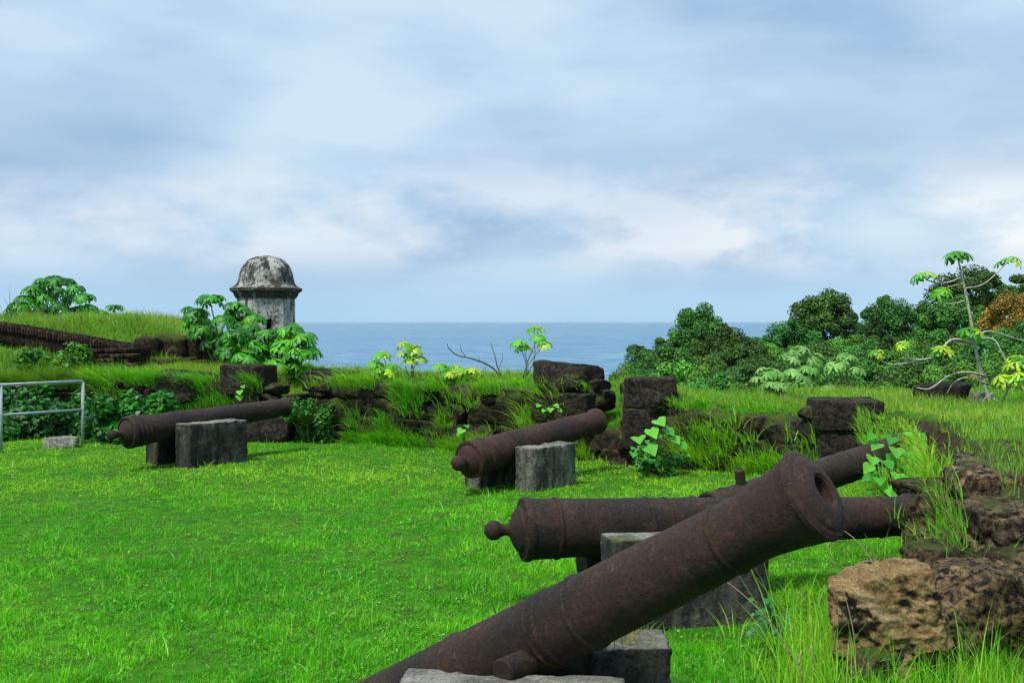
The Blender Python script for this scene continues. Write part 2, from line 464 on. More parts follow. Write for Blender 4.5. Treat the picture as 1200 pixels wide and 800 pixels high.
def grid_mesh(mb, xs, ys):
    X, Y = np.meshgrid(xs, ys); Z = terrain(X, Y)
    nx, ny = len(xs), len(ys)
    V = np.stack([X, Y, Z], -1).reshape(-1, 3)
    i = np.arange(ny - 1)[:, None] * nx + np.arange(nx - 1)[None, :]
    Q = np.stack([i, i + 1, i + nx + 1, i + nx], -1).reshape(-1, 4)
    mb.add(V, Q)
def uneven(a, b, fine0, fine1, fs, cs):
    l = list(np.arange(a, fine0, cs)) + list(np.arange(fine0, fine1, fs)) + list(np.arange(fine1, b + cs, cs))
    return np.array(l)
mb = MB()
xs = np.concatenate([np.linspace(-160, -14, 40)[:-1], np.arange(-14, 9, .09), np.linspace(9, 200, 70)])
ys = np.concatenate([np.linspace(-12, 1, 8)[:-1], np.arange(1, 24, .09), np.linspace(24, 240, 90)])
grid_mesh(mb, xs, ys)
tag(mb.obj('ground', M['ground']), kind='structure')

mb = MB()
R = 60000.
V = [(0, 0, -40)]; rr = [30, 200, 1000, 5000, 20000, R]; ns_ = 96
for r in rr:
    for k in range(ns_): V.append((r * math.cos(2 * PI * k / ns_), r * math.sin(2 * PI * k / ns_), -40))
T = [(0, 1 + k, 1 + (k + 1) % ns_) for k in range(ns_)]
Q = [(1 + i * ns_ + k, 1 + (i + 1) * ns_ + k, 1 + (i + 1) * ns_ + (k + 1) % ns_, 1 + i * ns_ + (k + 1) % ns_) for i in range(len(rr) - 1) for k in range(ns_)]
mb.add(V, Q, T)
tag(mb.obj('sea', M['sea']), kind='structure')

# ------------------------------------------------------------------ grass blades
def blades(mb, pos, h, w, lean, bend, az, cols, nseg=2, up=None):
    """pos (n,3); h,w (n); lean (n,2) horizontal lean vector; az facing angle"""
    n = len(pos)
    if n == 0: return
    side = np.stack([np.cos(az), np.sin(az), 0 * az], -1) * w[:, None] * .5
    rows = []
    for k in range(nseg + 1):
        t = k / nseg
        c = pos.copy()
        hor = lean * (h * (t * .35 + t * t * bend))[:, None]
        c[:, :2] += hor
        ll = np.linalg.norm(lean, axis=1)
        c[:, 2] += h * t * (1 - .45 * np.minimum(bend * ll, 1.6) * t)
        wt = 1 - t ** 1.7
        if k < nseg: rows.append(c - side * wt); rows.append(c + side * wt)
        else: rows.append(c)
    m = 2 * nseg + 1
    V = np.stack(rows, 1).reshape(-1, 3)
    b = np.arange(n)[:, None] * m
    Q = np.concatenate([b + np.array([[2 * k, 2 * k + 1, 2 * k + 3, 2 * k + 2]]) for k in range(nseg - 1)]) if nseg > 1 else None
    T = b + np.array([[2 * nseg - 2, 2 * nseg - 1, 2 * nseg]])
    mb.add(V, Q, T, np.repeat(cols, m, 0))

def gcol(p, n, seed, a, b, c, f=.8, dry=.05):
    """a deep green, b bright, c yellow-green"""
    pn = fbm(p * f, 4, seed)[:, None]; pn2 = fbm(p * f * 3.7, 3, seed + 5)[:, None]
    pn3 = fbm(p * f * 16, 2, seed + 8)[:, None]
    t = np.clip(.55 + .9 * pn + .8 * pn2 + .9 * pn3 + (rng.random((n, 1)) - .5) * .8, 0, 1)
    u = np.clip(.22 + 1.2 * fbm(p * f * .6 + 31, 3, seed + 11)[:, None] + (rng.random((n, 1)) - .5) * .6, 0, 1)
    col_ = np.array(a) * (1 - t) + np.array(b) * t
    col_ = col_ * (1 - u) + np.array(c) * u
    pale = rng.random((n, 1)) < .10
    col_ = np.where(pale, col_ * .5 + np.array([.26, .38, .12]), col_)
    d = rng.random((n, 1)) < dry
    col_ = np.where(d, np.array([.30, .25, .09]) * (.6 + .6 * rng.random((n, 1))), col_)
    return col_ * (.65 + .7 * rng.random((n, 1)))

GA, GB, GC = (.075, .44, .008), (.21, .68, .014), (.45, .74, .035)
SUP = []   # footprints of blocks: no blades inside them
def keep_mask(p):
    m = np.ones(len(p), bool)
    for (cx, cy, ax, ay, hl, hw) in SUP:
        u = (p[:, 0] - cx) * ax + (p[:, 1] - cy) * ay; v = -(p[:, 0] - cx) * ay + (p[:, 1] - cy) * ax
        m &= ~((np.abs(u) < hl) & (np.abs(v) < hw))
    return m

# ------------------------------------------------------------------ gun supports (blocks) and cannons
def block(name, corner, u, L, W, H, material, label, group=None, z0=-.06, amp=.010, rnd=.10, seed=1, n=14, taper=0., tilt=(0, 0)):
    """corner = near corner on the ground, u = direction of its length, width goes to the left of u"""
    u = Vector((u[0], u[1])).normalized(); v = Vector((-u.y, u.x))
    c = Vector(corner[:2]) + u * L / 2 + v * W / 2
    hh = H - z0
    mb = MB()
    rough_block(mb, (0, 0, hh / 2), (L, W, hh), (1, 0), 40, rnd, amp, 5., seed, None, tilt, taper)
    V = mb.v[0]; e = np.abs((V - np.array([0, 0, hh / 2])) / (np.array([L, W, hh]) / 2)); dd = (1 - e) * np.array([L, W, hh]) / 2
    dd.sort(axis=1); near_edge = np.exp(-np.maximum(dd[:, 1], 0) / .03)
    chip = np.clip(fbm(V * 6 + seed, 4, seed) - .10, 0, 1) * near_edge * .16 + np.clip(fbm(V * 22 + seed, 3, seed + 1), 0, 1) * near_edge * .02
    cdir = V - np.array([0, 0, hh / 2]); cdir /= np.maximum(np.linalg.norm(cdir, axis=1, keepdims=True), 1e-6)
    mb.v[0] = V - cdir * chip[:, None]
    o = mb.obj(name, material)
    o.location = (c.x, c.y, z0); o.rotation_euler = (0, 0, math.atan2(u.y, u.x))
    tag(o, label, 'stone block', group)
    SUP.append((c.x, c.y, u.x, u.y, L / 2 - .02, W / 2 - .02))
    return o

def lathe(prof, n=96, wob=0., seed=0, cap0=False):
    """profile [(x, r)] along +X"""
    prof = np.array(prof, float); m = len(prof)
    a = np.linspace(0, 2 * PI, n, endpoint=False)
    X = np.repeat(prof[:, 0:1], n, 1); Rr = np.repeat(prof[:, 1:2], n, 1)
    V = np.stack([X, Rr * np.cos(a), Rr * np.sin(a)], -1).reshape(-1, 3)
    if wob:
        nz = fbm(V * 9 + seed * 13.7, 5, seed) * wob + fbm(V * 40 + seed, 3, seed + 7) * wob * .35
        d = V.copy(); d[:, 0] = 0; ln = np.linalg.norm(d, axis=1, keepdims=True); d /= np.maximum(ln, 1e-5)
        V = V + d * (nz * np.minimum(1, ln[:, 0] / .05))[:, None]
    i = np.arange(m - 1)[:, None] * n; j = np.arange(n)[None, :]
    Q = np.stack([i + j, i + (j + 1) % n, i + n + (j + 1) % n, i + n + j], -1).reshape(-1, 4)
    return V, Q[:, ::-1]

def dense(prof, step=.018):
    out = [prof[0]]
    for a, b in zip(prof[:-1], prof[1:]):
        d = math.hypot(b[0] - a[0], b[1] - a[1]); k = max(1, int(d / step))
        for i in range(1, k + 1): out.append((a[0] + (b[0] - a[0]) * i / k, a[1] + (b[1] - a[1]) * i / k))
    return out

def ring_prof(x, r, w, h):
    return [(x - w / 2 - .004, r - .015), (x - w / 2, r + h * .35), (x - w * .25, r + h * .9), (x, r + h), (x + w * .25, r + h * .9), (x + w / 2, r + h * .35), (x + w / 2 + .004, r - .015)]

def cannon(breech, muzzle, spec, material, label, roll=0.):
    """breech, muzzle: world points of the axis at base ring and muzzle face"""
    b = Vector(breech); d = Vector(muzzle) - b; L = d.length
    ux = d.normalized(); uy = Vector((0, 0, 1)).cross(ux).normalized(); uz = ux.cross(uy)
    R3 = Matrix((ux, uy, uz)).transposed().to_4x4() @ Matrix.Rotation(roll, 4, 'X')
    root = empty('cannon', b, label, 'cannon', 'rusted cannons of the battery')
    root.rotation_euler = R3.to_euler()
    rb, rn, rl = spec['rb'], spec['rn'], spec['rl']
    fl, lip = spec.get('flare', .22), spec.get('lip', .05)
    def rad(x): 
        t = x / L
        return rb + (rn - rb) * t if t < 1 else rn
    bore = spec.get('bore', rl * .40)
    prof = [(0, .001), (0, rb * .80), (.012, rb * .93), (.03, rb * .985)]
    for k in range(1, 8): prof.append((.03 + (L - fl - .03) * k / 7, rad(.03 + (L - fl - .03) * k / 7)))
    x0 = L - fl; r0 = rad(x0)
    fz = spec.get('face', .05)
    for k in range(1, 9):
        t = k / 8; prof.append((x0 + (fl - lip * .6 - fz) * t, r0 + (rl - r0) * t ** 1.8))
    fz = spec.get('face', .05)
    prof[-1] = (L - fz - lip * .6, rl)
    prof = [q for q in prof if q[0] < L - fz - lip * .55]
    prof += [(L - fz - lip * .5, rl + .004), (L - fz - .004, rl + .004), (L - fz, rl - .002), (L - fz + .006, rl * .955), (L - fz * .80, rl * .93), (L - fz * .72, rl * .86), (L - fz * .62, rl * .85),
             (L - fz * .35, rl * .74), (L - fz * .12, rl * .60), (L, rl * .50), (L, bore + .010), (L - .010, bore), (L - .06, bore * .97), (L - .45, bore * .97), (L - .45, .001)]
    V, Q = lathe(dense(prof), 96, spec.get('wob', .0055), spec['seed'])
    mb = MB(); mb.add(V, Q); mb.obj('barrel', material, root, sharp=38)
    for (x, w, h) in spec['rings']:
        V, Q = lathe(dense(ring_prof(x, rad(x), w, h), .008), 96, .0016, spec['seed'] + int(x * 100))
        mb = MB(); mb.add(V, Q); mb.obj('reinforcing_ring', material, root, sharp=38)
    kr = spec.get('knob', .055); kl = spec.get('neck', .10)
    cp = [(.012, rb * .80), (-.02, rb * .72), (-.045, rb * .52), (-.06, rb * .33), (-.075, kr * .62), (-.075 - kl * .45, kr * .55), (-.075 - kl, kr * .7)]
    cx = -.075 - kl - kr * .7
    for k in range(1, 12):
        a = PI * .25 + (PI * .75) * k / 11
        cp.append((cx + kr * math.cos(a), max(kr * math.sin(a), .0008)))
    V, Q = lathe(dense(cp, .012)[::-1], 64, .002, spec['seed'] + 3)
    mb = MB(); mb.add(V, Q); mb.obj('cascabel', material, root, sharp=38)
    tx, tl, tr, tz = spec['trun']
    for s in (1, -1):
        if s in spec.get('no_trun', ()): continue
        pr = dense([(rad(tx) * .6, tr), (rad(tx) + .004, tr * 1.0), (rad(tx) + tl - .008, tr), (rad(tx) + tl, tr - .007), (rad(tx) + tl, .0008)], .012)
        V, Q = lathe(pr, 40, .0012, spec['seed'] + 9)
        # lathe axis X -> lateral Y
        W = np.stack([V[:, 1] * 1.0 + tx, V[:, 0] * s, V[:, 2] + tz], -1)
        if s > 0: Q = Q[:, ::-1]
        mb = MB(); mb.add(W, Q); mb.obj('trunnion', material, root, sharp=38)
    return root

# foreground gun -----------------------------------------------------
u4 = Vector((.6754, -.530, .513)).normalized()
m4 = Vector((1.062, 3.463, 1.184))
L4 = 2.75
b4 = m4 - u4 * L4
cannon(b4, m4, dict(rb=.192, rn=.116, rl=.161, flare=.32, lip=.040, face=.042, bore=.054, seed=4, wob=.0045,
       rings=[(L4 - .42, .022, .006), (L4 - 1.13, .022, .008), (L4 - 1.30, .035, .006), (L4 - 1.345, .016, .005), (L4 - 1.86, .03, .008), (.06, .10, .012)],
       trun=(L4 - 1.42, .125, .052, -.075)), M['rust_a'],
       'rusted brown cannon tilted steeply up in the foreground, its round bore facing right')
# its blocks
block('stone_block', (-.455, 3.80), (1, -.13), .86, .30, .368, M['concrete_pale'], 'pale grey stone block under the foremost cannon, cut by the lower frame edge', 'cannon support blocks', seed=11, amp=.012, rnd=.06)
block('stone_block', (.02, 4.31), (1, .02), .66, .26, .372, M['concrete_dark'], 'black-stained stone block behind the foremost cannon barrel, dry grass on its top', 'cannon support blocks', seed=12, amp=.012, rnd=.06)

# long gun lying level behind it
b2 = P(610, 620, 6.28); m2 = P(1074, 604, 6.85)
L2 = (m2 - b2).length
cannon(b2, m2, dict(rb=.188, rn=.126, rl=.146, flare=.16, lip=.05, seed=2, wob=.0045, knob=.060, neck=.05,
       rings=[(.035, .05, .010), (.22, .025, .010), (L2 * .30, .03, .009), (L2 * .345, .02, .007), (L2 * .52, .025, .008), (L2 * .9, .02, .006)],
       trun=(L2 * .45, .11, .052, .08)), M['rust_b'],
       'long black-stained cannon lying level across the right, its knob end pointing left')
d2 = (m2 - b2).normalized(); u2 = Vector((d2.x, d2.y)).normalized(); v2 = Vector((-u2.y, u2.x))
mid = Vector(P(600, 0, 1)[:2]) * 0 + Vector((b2.x, b2.y))
nc = Vector((.565, 5.76))
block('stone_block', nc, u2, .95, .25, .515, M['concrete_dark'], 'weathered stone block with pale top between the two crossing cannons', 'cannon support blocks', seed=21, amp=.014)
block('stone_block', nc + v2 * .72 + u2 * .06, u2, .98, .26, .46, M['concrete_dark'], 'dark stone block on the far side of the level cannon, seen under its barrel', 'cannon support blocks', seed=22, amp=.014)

# middle gun pointing through the gap
def local_gun(A, u, off, tb, tm, zb, zm):
    u = Vector(u).normalized(); v = Vector((-u.y, u.x))
    q = Vector(A) + v * off
    return (q.x + u.x * tb, q.y + u.y * tb, zb), (q.x + u.x * tm, q.y + u.y * tm, zm)
K = 1.09375
A3 = Vector((.207, 9.55)) * K; U3 = Vector((.64, .77)).normalized()
b, m = local_gun(A3, U3, .45, -.50, 1.80, .355, .585)
cannon(b, m, dict(rb=.185, rn=.128, rl=.150, flare=.16, lip=.06, seed=3, knob=.078, neck=.02,
       rings=[(.03, .05, .012), (.20, .03, .012), (.62, .03, .008), (1.15, .03, .009), (1.75, .025, .008)],
       trun=(1.0, .11, .055, -.06)), M['rust_c'],
       'reddish brown cannon in the middle aiming over the low gap in the wall')
block('stone_block', A3, U3, .72, .26, .455, M['concrete'], 'grey weathered block beneath the middle cannon, facing the viewer', 'cannon support blocks', seed=31, amp=.014)
V3 = Vector((-U3.y, U3.x))
block('stone_block', A3 + V3 * .62 - U3 * .12, U3, .8, .24, .30, M['concrete'], 'low far block under the breech end of the middle cannon', 'cannon support blocks', seed=32, amp=.014)

# left gun
A1 = Vector((-3.49, 11.1)) * K; U1 = Vector((.6, .8)).normalized()
b, m = local_gun(A1, U1, .45, -.55, 1.9, .455, .60)
cannon(b, m, dict(rb=.180, rn=.112, rl=.132, flare=.12, lip=.04, seed=5, knob=.06, neck=.07,
       rings=[(.03, .06, .014), (.11, .03, .012), (.17, .03, .012), (.23, .03, .010), (.62, .035, .010), (.70, .03, .010), (1.0, .04, .012), (1.6, .03, .008), (2.2, .03, .008)],
       trun=(1.05, .11, .055, -.05)), M['rust_d'],
       'dark ringed cannon on the left resting on a squat block, muzzle toward the sea')
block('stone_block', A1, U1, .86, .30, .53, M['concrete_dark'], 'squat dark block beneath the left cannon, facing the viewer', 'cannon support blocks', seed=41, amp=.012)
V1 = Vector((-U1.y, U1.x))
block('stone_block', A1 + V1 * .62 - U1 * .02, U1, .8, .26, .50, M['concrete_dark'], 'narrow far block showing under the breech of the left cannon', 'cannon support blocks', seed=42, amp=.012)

# fallen gun behind, half hidden
b = P(832, 603, 8.3); m = P(1088, 513, 9.9)
LL = (m - b).length
cannon(b, m, dict(rb=.175, rn=.118, rl=.140, flare=.14, lip=.05, seed=8, knob=.055,
       rings=[(.03, .05, .012), (.2, .03, .009), (.9, .03, .008), (1.7, .03, .008)],
       trun=(.38, .115, .042, .0), no_trun=(-1,)), M['rust_d'],
       'fallen dark cannon propped against the ruins behind the others, a stub standing up on it', roll=PI * .5)

# ------------------------------------------------------------------ masonry walls
def wall_blocks(mb, pts, zt, thick=.5, course=.27, blen=(.28, .5), amp=.035, n=7, inset=0., z0=-.1, skip=.0, bright=1., drop=0.15, rnd=.35, facet=False):
    """rough stones laid in courses along a polyline; zt(s) top height"""
    pts = [Vector(p) for p in pts]
    seg = [(pts[i], pts[i + 1]) for i in range(len(pts) - 1)]
    tot = sum((b - a).length for a, b in seg)
    def at(s):
        for a, b in seg:
            l = (b - a).length
            if s <= l: return a + (b - a) * (s / l), (b - a).normalized()
            s -= l
        return seg[-1][1], (seg[-1][1] - seg[-1][0]).normalized()
    z = z0; row = 0
    while True:
        h = course * random.uniform(.85, 1.15)
        if z > 1.2 + z0 + max(zt(0), zt(tot / 2), zt(tot)): break
        s = -random.uniform(0, .3)
        while s < tot:
            l = random.uniform(*blen)
            mid_ = min(max(s + l / 2, 0), tot)
            top = zt(mid_) + random.uniform(-.04, .04)
            if z + h * .55 < top and random.random() > skip:
                hh = min(h, top - z)
                p, d = at(mid_)
                nrm = Vector((-d.y, d.x))
                c = p + nrm * (thick / 2 + inset + random.uniform(-.035, .035) + .02 * row)
                g = bright * random.uniform(.35, .68); w = random.uniform(-.04, .05)
                l2 = min(l, tot - s + .05)
                if facet:
                    facet_rock(mb, (c.x, c.y, z + hh / 2), (l2 * 1.08, thick, hh * 1.12), math.atan2(d.y, d.x) + random.uniform(-.15, .15), n + 4, random.randrange(9999), amp, 7, 4., np.array([g + w, g, g - w])); s += l; continue
                rough_block(mb, (c.x, c.y, z + hh / 2), (l2 * 1.02, thick, hh * 1.02), (d.x, d.y), n, rnd, amp, 3.5, 0, np.array([g + w, g, g - w]), (random.uniform(-.06, .06), random.uniform(-.05, .05)))
            s += l
        z += h * .97; row += 1

def xy(px, D): p = P(px, 0, D); return Vector((p.x, p.y))
# main parapet between the two gaps (x -3.0 .. 1.05)
mb = MB()
a = xy(364, 15.25); b_ = Vector((.98, 13.0))
WA, WB = a.copy(), b_.copy(); Lw = (b_ - a).length
def zt_main(s):
    t = s / Lw
    return .99 + .03 * math.sin(t * 9) - (.10 if .12 < t < .82 else 0)
wall_blocks(mb, [a, b_], zt_main, .5, .25, (.24, .46), .045, 9, facet=True)
# returns into the gaps
wall_blocks(mb, [a + Vector((.0, 2.3)), a + Vector((.02, .15))], lambda s: .98, .4, .26, (.3, .5), .03, 6)
wall_blocks(mb, [b_ + Vector((.0, .1)), b_ + Vector((.25, 2.2))], lambda s: .98, .4, .26, (.3, .5), .03, 6)
main = tag(mb.obj('parapet_wall', M['wall']), 'mossy stone parapet in the middle, grass hanging over its face, the sea behind', 'wall', 'parapet walls')

# cut stones capping the right end of the middle parapet
def one_block(name, c, size, ang, material, label, cat='stone block', group=None, amp=.03, rnd=.25, seed=1, n=12, tilt=(0, 0), parent=None, z_is_base=True, freq=4.):
    mb = MB()
    if name == 'squared_stone' or (name == 'cap_stone' and seed not in (51, 62)): rough_block(mb, (0, 0, size[2] / 2), size, (1, 0), 26, .16, amp, freq, seed, None, tilt)
    else: facet_rock(mb, (0, 0, size[2] / 2), (size[0] * 1.04, size[1], size[2] * 1.06), 0, 28, seed, amp * .8, 6, 4.)
    o = mb.obj(name, material); o.location = c; o.rotation_euler = (0, 0, ang)
    return tag(o, label, cat, group)
ang_w = math.atan2((b_ - a).y, (b_ - a).x)
one_block('cap_stone', (*(b_ + Vector((-.30, .30))), .82), (.74, .62, .38), ang_w, M['block'], 'large dark rounded stone topping the right end of the middle parapet', seed=51, amp=.05, n=18, rnd=.5)
one_block('cap_stone', (*(b_ + Vector((-.24, .26))), .48), (.80, .66, .36), ang_w, M['block'], 'dark stone just above the muzzle of the middle cannon, below the rounded top stone', seed=52, amp=.04, n=18, rnd=.3)
one_block('cap_stone', (*(a + Vector((.20, .22))), .72), (.52, .5, .28), ang_w, M['block'], 'brown stone at the left end of the middle parapet', seed=53, amp=.04, n=16, rnd=.35)

# sill of the right gap
mb = MB(); wall_blocks(mb, [Vector((.9, 13.1)), Vector((1.75, 12.35))], lambda s: .40, .5, .22, (.35, .5), .04, 9, facet=True)
tag(mb.obj('embrasure_sill', M['wall']), 'low dark stone sill closing the gap right of the middle cannon', 'wall', 'parapet walls')

# right parapet: 735..1037 px
mb = MB()
r0 = xy(735, 12.5); r1 = xy(850, 12.02); r2 = xy(965, 11.3)
Lr = (r1 - r0).length + (r2 - r1).length
wall_blocks(mb, [r0, r1, r2], lambda s: .80 + (.14 if s < .5 else 0) - .12 * math.sin(min(1, s / Lr) * PI), .5, .25, (.28, .5), .05, 8, facet=True)
wall_blocks(mb, [r0 + Vector((.1, 2.2)), r0 + Vector((.0, .15))], lambda s: .9, .4, .26, (.3, .5), .03, 6)
tag(mb.obj('parapet_wall', M['wall']), 'stone parapet on the right overgrown by tall bright grass', 'wall', 'parapet walls')
one_block('cap_stone', (*(r0 + Vector((.30, .22))), .70), (.62, .6, .36), -.1, M['block'], 'upright dark stone with grass tuft at the left end of the right parapet', seed=54, amp=.045, n=18, rnd=.3)
one_block('cap_stone', (*(r0 + Vector((.30, .20))), .20), (.66, .6, .50), -.1, M['block'], 'dark lower stone beside the big round-leaved weed, right of the gap', seed=55, amp=.04, n=18, rnd=.25)
# the squared pair of stones
c = xy(1000, 11.15)
one_block('squared_stone', (c.x, c.y + .3, .56), (.72, .66, .33), -.12, M['block'], 'squared flat-topped stone, the upper one of the stacked pair by the fallen cannon', 'stone block', 'stacked squared stones', seed=56, amp=.018, n=18, rnd=.22)
one_block('squared_stone', (c.x + .01, c.y + .32, .12), (.66, .64, .45), -.12, M['block'], 'squared stone underneath, the lower one of the stacked pair by the fallen cannon', 'stone block', 'stacked squared stones', seed=57, amp=.025, n=18, rnd=.22)
c = xy(1104, 13.6)
one_block('loose_stone', (c.x, c.y, .62), (.52, .45, .30), .1, M['block'], 'small dark block lying in the grass beneath the pale-branched tree', 'stone block', seed=58, amp=.03, n=14, rnd=.35)
c = xy(1151, 13.2)
one_block('loose_stone', (c.x, c.y, .66), (.24, .22, .17), .3, M['pale_rock'], 'brownish little stone right of the dark block on the grassy rise', 'stone', seed=59, amp=.03, n=10, rnd=.7)

# left part: ledge wall with ragged stones
mb = MB()
l0 = Vector((-7.15, 17.25)); l1 = Vector((-6.5, 16.85)); l2 = Vector((-4.9, 16.25)); l3 = Vector((-3.85, 15.75))
Ls = (l1 - l0).length + (l2 - l1).length + (l3 - l2).length
wall_blocks(mb, [l0, l1, l2, l3], lambda s: .80 + .05 * math.sin(s * 3), .5, .25, (.28, .5), .05, 8, facet=True)
wall_blocks(mb, [Vector((-3.9, 15.8)), Vector((-3.0, 15.35))], lambda s: .38, .5, .22, (.3, .45), .04, 8)
wall_blocks(mb, [Vector((-3.85, 15.9)), Vector((-3.95, 18.2))], lambda s: .78, .4, .26, (.3, .5), .03, 6)
tag(mb.obj('parapet_wall', M['wall']), 'ragged stone ledge behind the left cannon with grass spilling over it', 'wall', 'parapet walls')
c = xy(289, 15.9)
one_block('cap_stone', (c.x, c.y + .15, .62), (.68, .6, .46), -.35, M['block'], 'big dark square stone on the ledge above the muzzle of the left cannon', seed=61, amp=.035, n=18, rnd=.3)
c = xy(216, 16.5)
one_block('cap_stone', (c.x, c.y - .02, .46), (.80, .6, .46), -.3, M['block'], 'lumpy mossy stone on the ledge just left of the big square stone', seed=62, amp=.07, n=18, rnd=.8)
c = xy(322, 15.3)
one_block('loose_stone', (c.x, c.y - .1, .0), (.62, .5, .40), -.4, M['block'], 'mossy stone on the grass below the muzzle of the left cannon', seed=63, amp=.05, n=16, rnd=.6)
c = xy(349, 15.4)
one_block('cap_stone', (c.x, c.y + .1, .30), (.22, .4, .36), -.4, M['block'], 'narrow upright stone between the left cannon muzzle and the middle parapet', seed=64, amp=.02, n=12, rnd=.25)

# wall behind the railing (mostly vines) and the brick coping running down from the left
mb = MB()
wall_blocks(mb, [Vector((-12.5, 17.7)), Vector((-7.1, 17.3))], lambda s: .74, .45, .22, (.3, .5), .04, 6)
tag(mb.obj('retaining_wall', M['wall']), 'low dark retaining wall behind the metal railing, buried in vines', 'wall')

def bricks(mb, p0, p1, z0a, z0b, rows, thick=.22, bl=.24, bh=.07, gap=.012, edge=False):
    """courses of bricks following a sloping line from (p0,z0a) to (p1,z0b)"""
    d = p1 - p0; L = d.length; d = d.normalized(); nr = Vector((-d.y, d.x))
    for r in range(rows):
        s = -(r % 2) * bl / 2
        while s < L:
            t = min(max((s + bl / 2) / L, 0), 1)
            z = z0a + (z0b - z0a) * t + r * (bh + gap) + random.uniform(-.006, .006)
            c = p0 + d * (s + bl / 2) + nr * (thick / 2 + random.uniform(-.015, .015))
            if random.random() > .05:
                g = random.uniform(.28, .75); k = random.uniform(-.05, .1)
                rough_block(mb, (c.x, c.y, z + bh / 2), (bl - gap, thick, bh), (d.x, d.y), 3, .3, .006, 9, 0, np.array([g + k, g, g - k * .5]), (0, random.uniform(-.03, .03)))
            s += bl
mb = MB()
ca = Vector((-12.6, 19.9)); cb = Vector((-9.4, 19.0)); cc = Vector((-6.75, 18.3))
def slab(mb, p, q, za, zb, th, dep):
    n = 26
    for i in range(n):
        t = (i + .5) / n; c = p + (q - p) * t; d = (q - p).normalized(); nr = Vector((-d.y, d.x)); c = c + nr * dep / 2
        z = za + (zb - za) * t
        rough_block(mb, (c.x, c.y, z - th / 2), ((q - p).length / n * 1.15, dep, th), (d.x, d.y), 4, .2, .012, 5, 0, np.array([.3, .28, .26]))
slab(mb, ca, cb, 2.02, 1.70, .34, .5); slab(mb, cb, cc, 1.70, 1.30, .36, .5)
# soldier course of bricks on edge
for (p, q, za, zb) in ((ca, cb, 2.02, 1.70), (cb, cc, 1.70, 1.30)):
    d = (q - p); L = d.length; d = d.normalized(); nr = Vector((-d.y, d.x)); k = int(L / .060)
    for i in range(k):
        t = (i + .5) / k; c = p + d * (L * t) + nr * .09
        g = random.uniform(.25, .8)
        rough_block(mb, (c.x, c.y, za + (zb - za) * t - .06), (.046, .26, random.uniform(.15, .19)), (d.x, d.y), 3, .3, .006, 8, 0, np.array([g * .9, g * .8, g * .75]), (0, random.uniform(-.05, .05)))
bricks(mb, Vector((-7.6, 18.0)), Vector((-6.75, 17.8)), .72, .72, 7)
bricks(mb, Vector((-6.75, 17.85)), Vector((-6.7, 18.5)), .72, .72, 7)
tag(mb.obj('brick_wall', M['brick']), 'old dark brick wall with a sloping coping, running down from the left edge', 'wall')
mb = MB()
for (px, D, w, h, z) in ((178, 19.2, .5, .4, .95), (206, 19.3, .6, .5, .9), (232, 19.4, .55, .46, .9), (256, 19.3, .5, .42, .86), (220, 19.1, .4, .22, .75), (195, 18.9, .5, .25, .72), (245, 19.0, .5, .25, .7)):
    p = xy(px, D); rough_block(mb, (p.x, p.y, z + .12 + h / 2), (w, .5, h), (1, -.2), 10, .5, .07, 4, 0, np.array([.4, .36, .33]))
tag(mb.obj('rubble_wall', M['wall']), 'dark broken rubble at the foot of the high grass bank', 'wall')

# ------------------------------------------------------------------ right hand ruin in the foreground
mb = MB()
def edge_pts(y0, y1, n=14): return [Vector((float(edge_x(y)) , y)) for y in np.linspace(y0, y1, n)]
# facing stones along the ruin's face (polyline runs away from the viewer: inner side = right -> reverse)
def face_run(y0, y1, zt, **k):
    pts = edge_pts(y1, y0); wall_blocks(mb, pts, zt, **k)
face_run(6.35, 7.1, lambda s: .80, thick=.4, course=.20, blen=(.22, .4), amp=.05, n=9, facet=True)
face_run(5.75, 6.35, lambda s: .66, thick=.5, course=.22, blen=(.25, .45), amp=.06, n=10, facet=True)
face_run(4.0, 5.8, lambda s: .58, thick=.55, course=.28, blen=(.35, .6), amp=.07, n=14, facet=True)
face_run(7.1, 7.7, lambda s: .70, thick=.4, course=.24, blen=(.22, .4), amp=.06, n=9, facet=True)
# layered top stones: thin slabs and bricks showing between tufts
random.seed(21)
for (px, py, D, w, dpt, h, g) in (
    (1092, 585, 6.45, .26, .25, .20, .42), (1088, 625, 6.3, .22, .25, .16, .38),
    (1105, 566, 7.2, .50, .35, .15, .38), (1150, 560, 7.3, .42, .35, .13, .42), (1190, 566, 7.1, .40, .4, .12, .5),
    (1120, 583, 7.0, .30, .25, .11, .35), (1082, 600, 6.75, .22, .25, .16, .7), (1090, 616, 6.6, .26, .25, .10, .5),
    (1150, 596, 6.5, .3, .25, .08, .5), (1178, 598, 6.4, .28, .22, .08, .55), (1140, 622, 6.1, .35, .25, .08, .42), (1185, 628, 5.9, .35, .25, .09, .4),
    (1100, 640, 5.85, .40, .3, .10, .30), (1165, 612, 6.3, .2, .12, .06, .8)):
    p = P(px, py, D)
    facet_rock(mb, (p.x, p.y, p.z - h / 2), (w, dpt, h * 1.2), random.uniform(-.5, .5), 18, random.randrange(9999), .035, 8, 5., np.array([g * 1.05, g, g * .9]))
ruin = tag(mb.obj('ruined_wall', M['ruin']), 'crumbling masonry ruin in the right foreground, tufts of grass on its ledges', 'ruin')
def rock_at(name, px, py, D, size, ang, material, label, cat, seed, amp, n=26, rnd=.7, tilt=(0, 0), freq=3.):
    """py = pixel row of its base"""
    p = P(px, py, D); mb = MB()
    facet_rock(mb, (0, 0, size[2] / 2), size, 0, n, seed, amp, 9, freq)
    o = mb.obj(name, material); o.location = p; o.rotation_euler = (0, -.14 if name == 'boulder' else 0, ang)
    return tag(o, label, cat)
